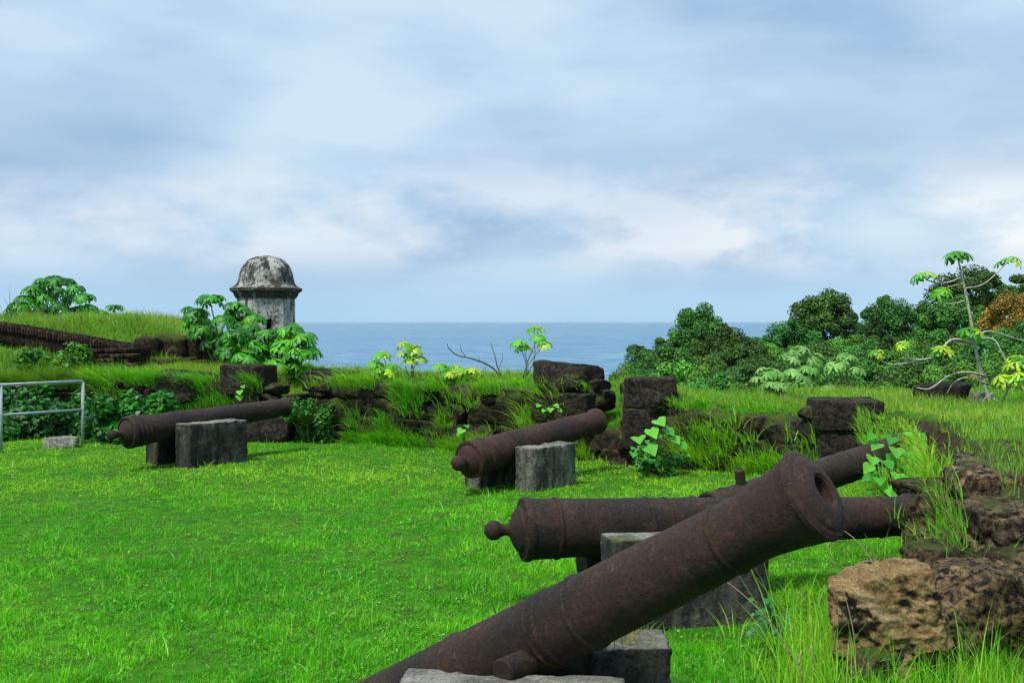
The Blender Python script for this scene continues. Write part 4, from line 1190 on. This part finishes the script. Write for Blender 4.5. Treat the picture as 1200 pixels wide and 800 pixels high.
# clover / small leaf ground cover giving the lawn its broken texture
mb = MB()
x, y = wedge(26000, 3.6, 13, 1.6); k = (dist(x, y) < .1); x, y = x[k], y[k]
pn = fbm(np.stack([x, y, 0 * x], -1) * 1.7, 4, 55); k = pn > .02; x, y = x[k], y[k]
p = np.stack([x, y, terrain(x, y) + .012 + rng.random(len(x)) * .02], -1); p = p[keep_mask(p)]; n = len(p)
nr = rng.normal(size=(n, 3)) * .35; nr[:, 2] += 1; nr /= np.linalg.norm(nr, axis=1, keepdims=True)
a = np.cross(nr, rng.normal(size=(n, 3))); a /= np.linalg.norm(a, axis=1, keepdims=True); b = np.cross(nr, a); l = (.006 + .009 * rng.random(n))[:, None]
V = np.stack([p - a * l, p + b * l * .6, p + a * l, p - b * l * .6], 1).reshape(-1, 3)
mb.add(V, (np.arange(n) * 4)[:, None] + np.arange(4), None, np.repeat(gcol(p, n, 60, (.05, .34, .01), (.10, .48, .015), (.2, .5, .02), 1.), 4, 0))
tag(mb.obj('lawn_clover', M['grass']), 'tiny broad leaves mixed into the lawn', 'ground cover', kind='stuff')

def tall(mb, p, hmin, hmax, w, le, bend, cols, dry=.08, seed=70, ns2=3, bias=None, tuft=12):
    n = len(p)
    if n == 0: return
    tb_ = None
    if tuft and n > 60:
        # gather blades into tufts that fan out from one root
        nc = max(1, n // tuft); ci = rng.integers(0, n, nc); own = rng.integers(0, nc, n)
        tufted = rng.random(n) < .7
        off = rng.normal(size=(n, 3)) * np.array([.022, .022, .006]) * (1 + hmax * 3)
        p = np.where(tufted[:, None], p[ci[own]] + off, p)
        if bias is not None: bias = np.where(tufted[:, None], bias[ci[own]], bias)
        tb_ = np.where(tufted, (.55 + .9 * rng.random(nc))[own], 1.)
        off_ = np.where(tufted[:, None], off[:, :2] / (.022 * (1 + hmax * 3)) * .28, 0)
    tn = fbm(p * 1.9, 3, seed); 
    h = (hmin + (hmax - hmin) * rng.random(n)) * np.clip(1 + .9 * tn, .35, 2)
    if tb_ is not None: h = h * tb_
    la = rng.random(n) * 2 * PI; lm = rng.random(n) * le
    lean = np.stack([np.cos(la), np.sin(la)], -1) * lm[:, None]
    if tb_ is not None: lean = lean * .6 + off_
    if bias is not None: lean = lean + bias
    blades(mb, p, h, w * (.7 + .6 * rng.random(n)), lean, bend + .5 * rng.random(n), rng.random(n) * PI, gcol(p, n, seed, *cols, .7, dry), ns2)
TG = ((.09, .30, .010), (.22, .52, .02), (.42, .58, .05))
TGL = ((.11, .32, .02), (.20, .48, .03), (.36, .54, .07))
# parapet tops and outer slopes
mb = MB()
def zone(n, x0, x1, y0, y1, cond):
    x = rng.uniform(x0, x1, n); y = rng.uniform(y0, y1, n); k = cond(x, y); x, y = x[k], y[k]
    return np.stack([x, y, terrain(x, y) - .01], -1)
p = zone(90000, -5.0, 3.7, 11.5, 19, lambda x, y: (dist(x, y) > .32) & (y - face_y(x) < 3.4))
tall(mb, p[: len(p) * 3 // 4], .03, .09, .007, .8, .6, TG, .15, 71); tall(mb, p[len(p) * 3 // 4:], .06, .16, .006, .6, .6, TG, .2, 72)
p = zone(30000, -7.4, -3.6, 15.3, 19, lambda x, y: (dist(x, y) > .32))
tall(mb, p, .05, .16, .008, .6, .6, TG, .1, 73)
tag(mb.obj('parapet_grass', M['grass']), 'grass growing along the tops of the parapets', 'grass', kind='stuff')
# left bank, pale long grass
mb = MB()
p = zone(150000, -13.5, -5.0, 17.6, 24.5, lambda x, y: (x < -5.2 - .1 * (y - 18)) & ~((x > -7.3) & (y < 18.4)) & ~((x > -6.75) & (y < 19.75)))
cpl = (lambda p: ~((p[:, 0] < -6.7) & (np.abs(p[:, 1] - np.interp(p[:, 0], [-12.6, -9.4, -6.75], [19.9, 19., 18.3]) - .25) < .32)))(p)
tall(mb, p[cpl], .08, .25, .010, .6, .8, TGL, .14, 75)
tag(mb.obj('bank_grass', M['grass']), 'long pale grass on the high bank at the left', 'grass', kind='stuff')

# grass and hanging tufts on the wall faces
mb = MB()
def face_grass(pts, z0, z1, n, hmin, hmax, seed, thr, cols, dry=.1, out=.55, w=.007, clus=2.2, off=.06):
    pts = [Vector(q) for q in pts]; L = [(pts[i + 1] - pts[i]).length for i in range(len(pts) - 1)]; tot = sum(L)
    s = rng.random(n) * tot; cum = np.concatenate([[0], np.cumsum(L)])
    X = np.interp(s, cum, [q.x for q in pts]); Y = np.interp(s, cum, [q.y for q in pts])
    i = np.clip(np.searchsorted(cum, s) - 1, 0, len(L) - 1)
    dx = np.array([(pts[j + 1].x - pts[j].x) / L[j] for j in range(len(L))])[i]; dy = np.array([(pts[j + 1].y - pts[j].y) / L[j] for j in range(len(L))])[i]
    nx, ny = dy, -dx         # outward, toward the viewer
    z = rng.uniform(z0, z1, n)
    q = np.stack([s * clus, z * clus * 1.3, 0 * s], -1)
    k = fbm(q, 3, seed) > thr + rng.normal(size=n) * .07
    X, Y, z, nx, ny = X[k], Y[k], z[k], nx[k], ny[k]
    p = np.stack([X + nx * off, Y + ny * off, z], -1)
    tall(mb, p, hmin, hmax, w, .35, .9, cols, dry, seed, 4, np.stack([nx, ny], -1) * (out * (.5 + rng.random(len(p))))[:, None])
FG = ((.11, .48, .012), (.24, .66, .025), (.45, .72, .05))
face_grass([WA, WB], .15, .85, 6500, .12, .34, 81, .16, FG, .06, w=.010)
face_grass([WA, WB], -.02, .12, 8000, .08, .24, 82, -.2, FG, .04, .4)
face_grass([WA, WB], .78, .92, 4500, .08, .25, 83, .0, FG, .15, .8, w=.010)
face_grass([r0 + Vector((.45, 0)), r1, r2], .0, .62, 1500, .10, .28, 84, .12, FG, .08, .4, w=.012)
face_grass([r0 + Vector((.45, 0)), r1, r2], .0, .12, 2200, .10, .26, 85, -.3, FG, .08, .4, w=.010)
face_grass([r0 + Vector((.4, 0)), r1, r2], .68, .80, 1100, .06, .20, 86, .05, FG, .12, .7, w=.010)
face_grass([l0, l1, l2, l3], .1, .85, 3500, .12, .34, 87, .12, FG, .1, .45, w=.012)
face_grass([l0, l1, l2, l3], .7, .86, 4000, .12, .3, 88, -.05, FG, .1, .7, w=.011)
face_grass([Vector((-12.5, 17.7)), Vector((-7.1, 17.3))], .6, .85, 7000, .12, .3, 89, -.2, TGL, .15, .6)
face_grass([l2, l3, Vector((-3.0, 15.35))], -.02, .1, 5000, .06, .2, 90, -.3, FG, .05, .3)
tag(mb.obj('wall_grass', M['grass']), 'tufts of long bright grass growing out of the wall faces', 'grass', kind='stuff')

# right rise and ruin grass
mb = MB()
p = zone(90000, 2.4, 8.5, 3.8, 15.8, lambda x, y: (dist(x, y) > np.where(y < 8, .04, np.where(y < 11, .10, .3))) & (x > 2.35) & (x < .56 * y + 1.2))
pn = fbm(p * 1.6, 4, 93)
rk = sm(-p[:, 1], -7.4, -6.8)       # sparser on the rubble ledges
k = (pn + .42 - .14 * rk + rng.normal(size=len(p)) * .08) > 0
p = p[k]; yy = p[:, 1]
tall(mb, p[yy > 7], .04, .13, .006, .7, .7, ((.10, .34, .012), (.22, .52, .02), (.42, .58, .06)), .14, 94)
tall(mb, p[yy <= 7], .05, .15, .0045, .7, .6, ((.08, .32, .012), (.17, .50, .02), (.32, .54, .04)), .08, 95)
def rface(y0, y1, z0, z1, n, hm, hM, seed, thr, w=.0045, out=.4):
    y = rng.uniform(y0, y1, n); x = edge_x(y); z = rng.uniform(z0, z1, n)
    k = fbm(np.stack([y * 2.2, z * 3, 0 * y], -1), 3, seed) > thr; x, y, z = x[k], y[k], z[k]
    tall(mb, np.stack([x - .07, y, z], -1), hm, hM, w, .35, .8, FG, .08, seed, 4, np.stack([-np.ones(len(x)) * out * .6, np.zeros(len(x))], -1))
rface(7.4, 10.6, .0, .55, 5000, .06, .18, 96, -.25, .008)
rface(7.0, 11.0, .45, .80, 3000, .05, .14, 101, -.4, .006)
rface(4.2, 7.2, .3, .75, 1600, .08, .22, 97, .1)
for (px, py, D, n_) in ((1108, 598, 6.5, 120), (1130, 632, 6.05, 150), (1178, 586, 6.8, 120), (1098, 618, 6.35, 90), (1150, 556, 7.5, 120), (1190, 646, 5.75, 110), (1118, 545, 8., 130), (1165, 540, 8., 140), (1092, 643, 5.95, 60), (1075, 560, 7.6, 120), (1158, 610, 6.3, 110), (1190, 612, 6.1, 100), (1100, 556, 7.6, 90), (1140, 575, 7.0, 90)):
    c = P(px, py, D); q = rng.normal(size=(n_, 2)) * np.array([.13, .10])
    tall(mb, np.stack([c.x + q[:, 0], c.y + q[:, 1], np.full(n_, c.z - .04)], -1), .07, .20, .005, .5, .8, FG, .1, int(px), 4, None, 10)
tag(mb.obj('ruin_grass', M['grass']), 'grass covering the rise and sprouting on the ruin ledges', 'grass', kind='stuff')

# long meadow grass round the boulder, with bending stalks
mb = MB()
def clump(px, py, D, n, hmin, hmax, rad, w=.005, le=.45, cols=FG, dry=.08, bend=.7, ns2=5, bias=None):
    c = P(px, py, D); q = rng.normal(size=(n, 2)) * rad; x = c.x + q[:, 0]; y = c.y + q[:, 1]
    p = np.stack([x, y, np.full(n, 0.) + terrain(x, y) * (terrain(x, y) < .3)], -1); p = p[keep_mask(p)]
    tall(mb, p, hmin, hmax, w, le, bend, cols, dry, int(px), ns2, bias)
for (px, D, n, h0, h1, rad) in ((975, 5.0, 260, .15, .42, .12), (1000, 4.7, 260, .12, .36, .14), (1040, 4.6, 220, .12, .32, .14), (1100, 4.6, 260, .12, .34, .15), (1150, 4.7, 240, .12, .34, .14),
    (950, 5.4, 220, .12, .38, .14), (925, 4.9, 160, .10, .28, .14), (960, 4.6, 240, .14, .34, .14), (1180, 4.5, 200, .12, .32, .12), (1075, 4.9, 120, .10, .28, .10), (985, 5.8, 160, .1, .3, .15), (940, 6.3, 120, .08, .22, .2), (1015, 6.4, 120, .08, .2, .2), (880, 5.3, 90, .06, .18, .15), (690, 5.4, 60, .05, .12, .12)):
    clump(px, 0, D, n, h0, h1, rad)
tag(mb.obj('meadow_grass', M['grass']), 'long bending grass round the ochre boulder', 'grass', kind='stuff')
# individually visible dry stalks
def stalk(pts, label, r=.0035, head=False):
    b = P(*pts[0]); root = empty('grass_stalk', b, label, 'grass stalk', 'dry stalks by the boulder')
    mb = MB(); cv = curve_pts([P(*q) - b for q in pts], 8); tube(mb, cv, [r * (1 - .6 * i / (len(cv) - 1)) for i in range(len(cv))], 5); mb.obj('stem', M['straw'], root)
    if head:
        mb = MB(); cv = cv[-9:]; tube(mb, cv, [.002] + [.006] * (len(cv) - 2) + [.001], 6); mb.obj('seed_head', M['straw'], root)
stalk([(945, 800, 4.6), (915, 745, 4.6), (875, 700, 4.6), (812, 652, 4.6)], 'long straw-coloured stalk leaning left across the dark block', .0035)
stalk([(1004, 800, 4.8), (1000, 740, 4.8), (985, 680, 4.8), (968, 634, 4.8)], 'upright thin stalk standing in front of the ochre boulder', .003)
stalk([(1040, 690, 4.8), (1010, 640, 4.8), (975, 612, 4.8), (952, 600, 4.8)], 'pale stalk arching over to the big muzzle', .003)
stalk([(940, 800, 4.7), (936, 780, 4.7), (939, 762, 4.7)], 'short stalk with a brownish seed head, left one of two', .003, True)
stalk([(952, 800, 4.7), (953, 775, 4.7), (950, 755, 4.7)], 'short stalk with a brownish seed head, right one of two', .003, True)
mb = MB()
c0 = P(752, 752, 4.45)
p = np.stack([rng.normal(.50, .05, 60), rng.normal(4.42, .05, 60), np.full(60, .37)], -1)
tall(mb, p, .08, .2, .004, .9, 1.1, ((.2, .2, .06), (.3, .28, .1), (.35, .3, .12)), .4, 99, 5)
tag(mb.obj('dry_grass_tuft', M['grass']), 'dry yellow grass tuft on the black-stained block', 'grass', kind='stuff')
# thin reeds on the left skyline
mb = MB()
p = np.stack([rng.normal(P(205, 0, 20).x, .12, 16), rng.normal(20, .15, 16), np.full(16, 1.3)], -1)
tall(mb, p, .5, .9, .014, .5, .9, ((.16, .2, .1), (.22, .27, .14), (.2, .25, .1)), .3, 99, 6)
p = np.stack([rng.normal(P(-2, 0, 20).x, .3, 14), rng.normal(20.5, .15, 14), np.full(14, 1.7)], -1)
tall(mb, p, .4, .8, .014, .5, .9, ((.16, .2, .1), (.22, .27, .14), (.2, .25, .1)), .3, 98, 6)
tag(mb.obj('reeds', M['grass']), 'thin wispy reeds on the left skyline', 'grass', kind='stuff')

# ------------------------------------------------------------------ forest
def tree_proto(seed, H, cw, ch, nl, L, cols, trunk_h=.45, nclump=26, flat=.75, under=.0):
    """returns (trunk mesh, crown mesh); local base at 0"""
    r = np.random.default_rng(seed); st = MB(); cr = MB()
    cz = H - ch * .5
    pts = []
    for i in range(nclump):
        for _ in range(30):
            d = r.normal(size=3); d /= np.linalg.norm(d); d[2] = abs(d[2]) * (1 if r.random() > .35 else -.8)
            s = r.uniform(.55, .95); q = np.array([d[0] * cw / 2 * s, d[1] * cw / 2 * s, cz + d[2] * ch / 2 * s])
            if all(np.linalg.norm(q - o_) > cw * .13 for o_ in pts): break
        pts.append(q)
    lean = r.normal(size=2) * .04 * H
    top = Vector((lean[0], lean[1], H * .62))
    tr = cw * .035 + .08
    cv = curve_pts([Vector((0, 0, -.8)), Vector((lean[0] * .2, lean[1] * .5, H * trunk_h * .6)), top], 6)
    tube(st, cv, [tr * (1 - .6 * i / (len(cv) - 1)) for i in range(len(cv))], 10)
    for q in pts:
        s = cv[int(r.integers(len(cv) // 2, len(cv)))]
        qv = Vector(q); m_ = s.lerp(qv, .5) + Vector((0, 0, -.04 * H))
        c2 = curve_pts([s, m_, qv], 4); tube(st, c2, [tr * .35 * (1 - .8 * i / (len(c2) - 1)) for i in range(len(c2))], 6)
    rd = r.uniform(.05, .18, nclump) * cw
    leaf_mass(cr, pts, rd, nl, L, cols, .55, flat)
    return st.mesh('trunk', M['bark_dark']), cr.mesh('crown', M['gold_leaf' if cols is F4 else 'tree_leaf'])
F1 = [(.025, .14, .025), (.045, .22, .032), (.08, .31, .04)]
F2 = [(.022, .12, .032), (.035, .18, .038), (.06, .25, .045)]  # bluish haze of the distance put into the leaf colours
F3 = [(.04, .20, .02), (.07, .29, .03), (.12, .38, .04)]
F4 = [(.50, .26, .03), (.58, .30, .04), (.36, .24, .04), (.07, .15, .02), (.05, .13, .02)]
protos = {
 'round': tree_proto(1, 12, 9.5, 6.5, 34000, .28, F1, nclump=44),
 'tall': tree_proto(2, 15, 8.5, 8.5, 32000, .28, F1, nclump=44),
 'blue': tree_proto(3, 13, 9.0, 7.5, 32000, .27, F2, nclump=42),
 'flat': tree_proto(4, 14, 10., 4.5, 18000, .28, F1, nclump=34, flat=.55),
 'light': tree_proto(5, 8, 7.5, 6.5, 28000, .25, F3, nclump=40),
 'gold': tree_proto(6, 13, 9.5, 6.0, 30000, .25, F4, nclump=44),
}
def tree(kind, px, topy, D, Hs, Ws, label, group=None, name='broadleaf_tree', rot=None):
    tm, cm = protos[kind]; H = {'round': 12, 'tall': 15, 'blue': 13, 'flat': 14, 'light': 8, 'gold': 13}[kind] * Hs
    top = P(px, topy, D)
    o = empty(name, (top.x, top.y, top.z - H), label, 'tree', group, (0, 0, rot if rot is not None else random.uniform(0, 6.28)))
    o.scale = (Ws, Ws, Hs)
    for nm, me in (('trunk', tm), ('crown', cm)):
        c = bpy.data.objects.new(nm, me); col.objects.link(c); c.parent = o
    return o
random.seed(5)
tree('tall', 814, 352, 84, .92, .62, 'tall narrow-crowned dark tree at the seaward edge of the forest, its top above the horizon')
tree('round', 856, 384, 82, .9, .7, 'rounded dark tree right of the tallest seaward tree')
tree('blue', 772, 392, 84, .8, .75, 'dark sloping-crowned tree lower down toward the sea')
tree('light', 738, 424, 80, .8, .6, 'lowest bright green tree where the forest meets the sea')
tree('round', 790, 408, 76, .8, .7, 'bushy dark tree in front of the seaward trees')
tree('tall', 964, 335, 96, 1.0, .8, 'highest rounded crown near the centre of the forest skyline')
tree('blue', 933, 370, 94, .9, .7, 'shoulder crown left of the highest rounded crown')
tree('blue', 1034, 342, 100, 1., .72, 'dark isolated crown right of the highest one, on the skyline')
tree('round', 1082, 357, 102, 1., .7, 'dark crown between the isolated one and the pale-branched tree')
tree('flat', 1150, 316, 104, 1., .98, 'flat-topped tall tree rising behind the pale-branched tree')
tree('gold', 1196, 342, 78, .85, .62, 'orange-flowering tree at the right edge of the forest')
tree('round', 1118, 350, 96, .95, .8, 'dark bushy crown beneath the flat-topped tall tree')
tree('flat', 1212, 330, 112, 1., .9, 'dark crown behind the orange-flowering tree, at the frame edge')
lab = 'one of the bushy green trees filling the dense forest below the skyline crowns'
under_ = [(752,432,72),(775,424,70),(800,420,68),(828,398,78),(830,424,66),(855,410,72),(885,388,88),(880,420,64),(905,390,86),(905,412,72),(930,400,84),(935,425,62),(955,392,80),
 (960,412,66),(985,384,84),(990,405,70),(1010,380,92),(1012,425,58),(1020,400,74),(1045,378,86),(1050,405,66),(1060,425,56),(1075,385,80),(1085,408,62),(1100,425,54),(1110,378,82),(1120,400,66),(1140,372,86),(1135,420,54),
 (1160,392,64),(1165,420,50),(1185,380,60),(1195,400,52),(1215,378,58),(1220,410,46),(1240,372,62),(1250,400,50),(845,440,58),(870,446,54),(905,440,54),(950,446,50),(990,446,48),(1030,446,46),(1075,450,44),(1120,446,42),(1160,446,42),(1200,436,42),(1245,430,44),(815,438,60),(785,436,64),(728,448,74),(745,452,68)]
kinds = ['round', 'blue', 'light', 'tall', 'light', 'round']
for i, (px, ty, D) in enumerate(under_):
    k = kinds[i % 6]
    if D >= 78: ty += 9
    if D < 62: k = ['light', 'round', 'light', 'blue'][i % 4]
    w = random.uniform(.55, .8) * (.8 if D < 60 else 1)
    tree(k, px, ty + 2, D, random.uniform(.7, .9) * (.9 if D < 60 else 1), w, lab, 'trees filling the forest')

# ------------------------------------------------------------------ sky, sun, air
HZ = 1.0
m_h, nt, ns, ln = mat('air'); vp = ns.new('ShaderNodeVolumePrincipled'); vp.inputs['Color'].default_value = (.74, .87, 1., 1); vp.inputs['Density'].default_value = 1.6e-5
vp.inputs['Anisotropy'].default_value = 0.
oo = ns.new('ShaderNodeOutputMaterial'); ln.new(vp.outputs[0], oo.inputs['Volume'])
mb = MB(); X_ = 61000.
mb.add([(x, y, z) for z in (-48, 12) for (x, y) in ((-X_, -X_), (X_, -X_), (X_, X_), (-X_, X_))], [(3, 2, 1, 0), (4, 5, 6, 7), (0, 1, 5, 4), (1, 2, 6, 5), (2, 3, 7, 6), (3, 0, 4, 7)])
tag(mb.obj('haze', m_h, smooth=False), kind='stuff')
SUN_EL, SUN_AZ = math.radians(58), math.radians(215)   # azimuth clockwise from +Y (behind left)
w = bpy.data.worlds.new('World'); scene.world = w; w.use_nodes = True
nt = w.node_tree; nt.nodes.clear(); ns, ln = nt.nodes, nt.links
sky = ns.new('ShaderNodeTexSky'); sky.sky_type = 'NISHITA'; sky.sun_disc = False
sky.sun_elevation = SUN_EL; sky.sun_rotation = SUN_AZ; sky.air_density = 1.3; sky.dust_density = 2.0
bg1 = ns.new('ShaderNodeBackground'); bg1.inputs[1].default_value = .10; ln.new(sky.outputs[0], bg1.inputs[0])
tc = ns.new('ShaderNodeTexCoord'); v = tc.outputs['Generated']
sp = ns.new('ShaderNodeSeparateXYZ'); ln.new(v, sp.inputs[0]); Z = sp.outputs['Z']
def nz(scale3, s, det, rough, loc=(0, 0, 0), dist=0.):
    m_ = ns.new('ShaderNodeMapping'); m_.inputs['Scale'].default_value = scale3; m_.inputs['Location'].default_value = loc; ln.new(v, m_.inputs[0])
    return noise(nt, s, det, rough, m_.outputs[0], dist)
nA = nz((1, 1, 3.4), 1.9, 4, .45, (3.1, .2, .4), .0)
nB = nz((1, 1, 2.8), 5.0, 6, .48, (1.3, 4.2, .9), .0)
dens = mth(nt, 'ADD', mth(nt, 'MULTIPLY', nA, .55), mth(nt, 'MULTIPLY', nB, .45))
# overcast deck: blue-grey to pale
deck = ramp(nt, dens, [(.39, (.30, .465, .68)), (.50, (.43, .60, .78)), (.61, (.575, .725, .845))])
# cumulus band low above the horizon
band = mth(nt, 'MULTIPLY', ramp(nt, Z, [(.035, 0.), (.07, 1.), (.12, .9), (.19, 0.)]), ramp(nt, nz((1, 1, 2.2), 6.5, 8, .55, (5.3, 1.2, 2.9), .1), [(.42, 0.), (.60, 1.)]))
deck = mix(nt, mth(nt, 'MULTIPLY', band, mth(nt, 'ADD', .52, mth(nt, 'MULTIPLY', ramp(nt, sp.outputs['X'], [(.05, 0.), (.3, 1.)]), .4))), deck, (.86, .89, .92))
# heavy shadow band on the right
dr = ramp(nt, Z, [(.09, 0.), (.135, 1.), (.17, 1.), (.23, 0.)])
rx = ramp(nt, sp.outputs['X'], [(.0, 0.), (.22, 1.)])
lx = ramp(nt, mth(nt, 'MULTIPLY', sp.outputs['X'], -1.), [(.22, 0.), (.38, .8)])
hv = mth(nt, 'MULTIPLY', dr, mth(nt, 'MAXIMUM', rx, lx)); hv = mth(nt, 'MULTIPLY', hv, ramp(nt, nA, [(.35, 1.), (.62, .35)]))
deck = mix(nt, mth(nt, 'MULTIPLY', hv, .8), deck, (.30, .465, .655))
# clear strip above the sea
hz = ramp(nt, Z, [(.0, 1.), (.025, .85), (.06, 0.)])
deck = mix(nt, mth(nt, 'MULTIPLY', hz, .85), deck, (.41, .65, .86))
bg2 = ns.new('ShaderNodeBackground'); bg2.inputs[1].default_value = .60; ln.new(deck, bg2.inputs[0])
mx = ns.new('ShaderNodeMixShader'); mx.inputs[0].default_value = .93
ln.new(bg1.outputs[0], mx.inputs[1]); ln.new(bg2.outputs[0], mx.inputs[2])
wo = ns.new('ShaderNodeOutputWorld'); ln.new(mx.outputs[0], wo.inputs['Surface'])

sd = bpy.data.lights.new('sun', 'SUN'); sd.energy = 2.2; sd.angle = math.radians(11); sd.color = (1, .96, .87)
so = bpy.data.objects.new('sun', sd); col.objects.link(so)
so.rotation_euler = Vector((-math.sin(SUN_AZ) * math.cos(SUN_EL), -math.cos(SUN_AZ) * math.cos(SUN_EL), -math.sin(SUN_EL))).to_track_quat('-Z', 'Y').to_euler()

cd = bpy.data.cameras.new('camera'); cd.lens = 36; cd.sensor_width = 36; cd.clip_start = .05; cd.clip_end = 200000
cd.shift_y = -23 / 1200
co = bpy.data.objects.new('camera', cd); col.objects.link(co); co.location = (0, 0, CAM_H); co.rotation_euler = (PI / 2, 0, 0)
scene.camera = co
scene.render.engine = 'CYCLES'
scene.view_settings.view_transform = 'Standard'; scene.view_settings.look = 'None'
scene.view_settings.exposure = .88; scene.view_settings.gamma = 1.
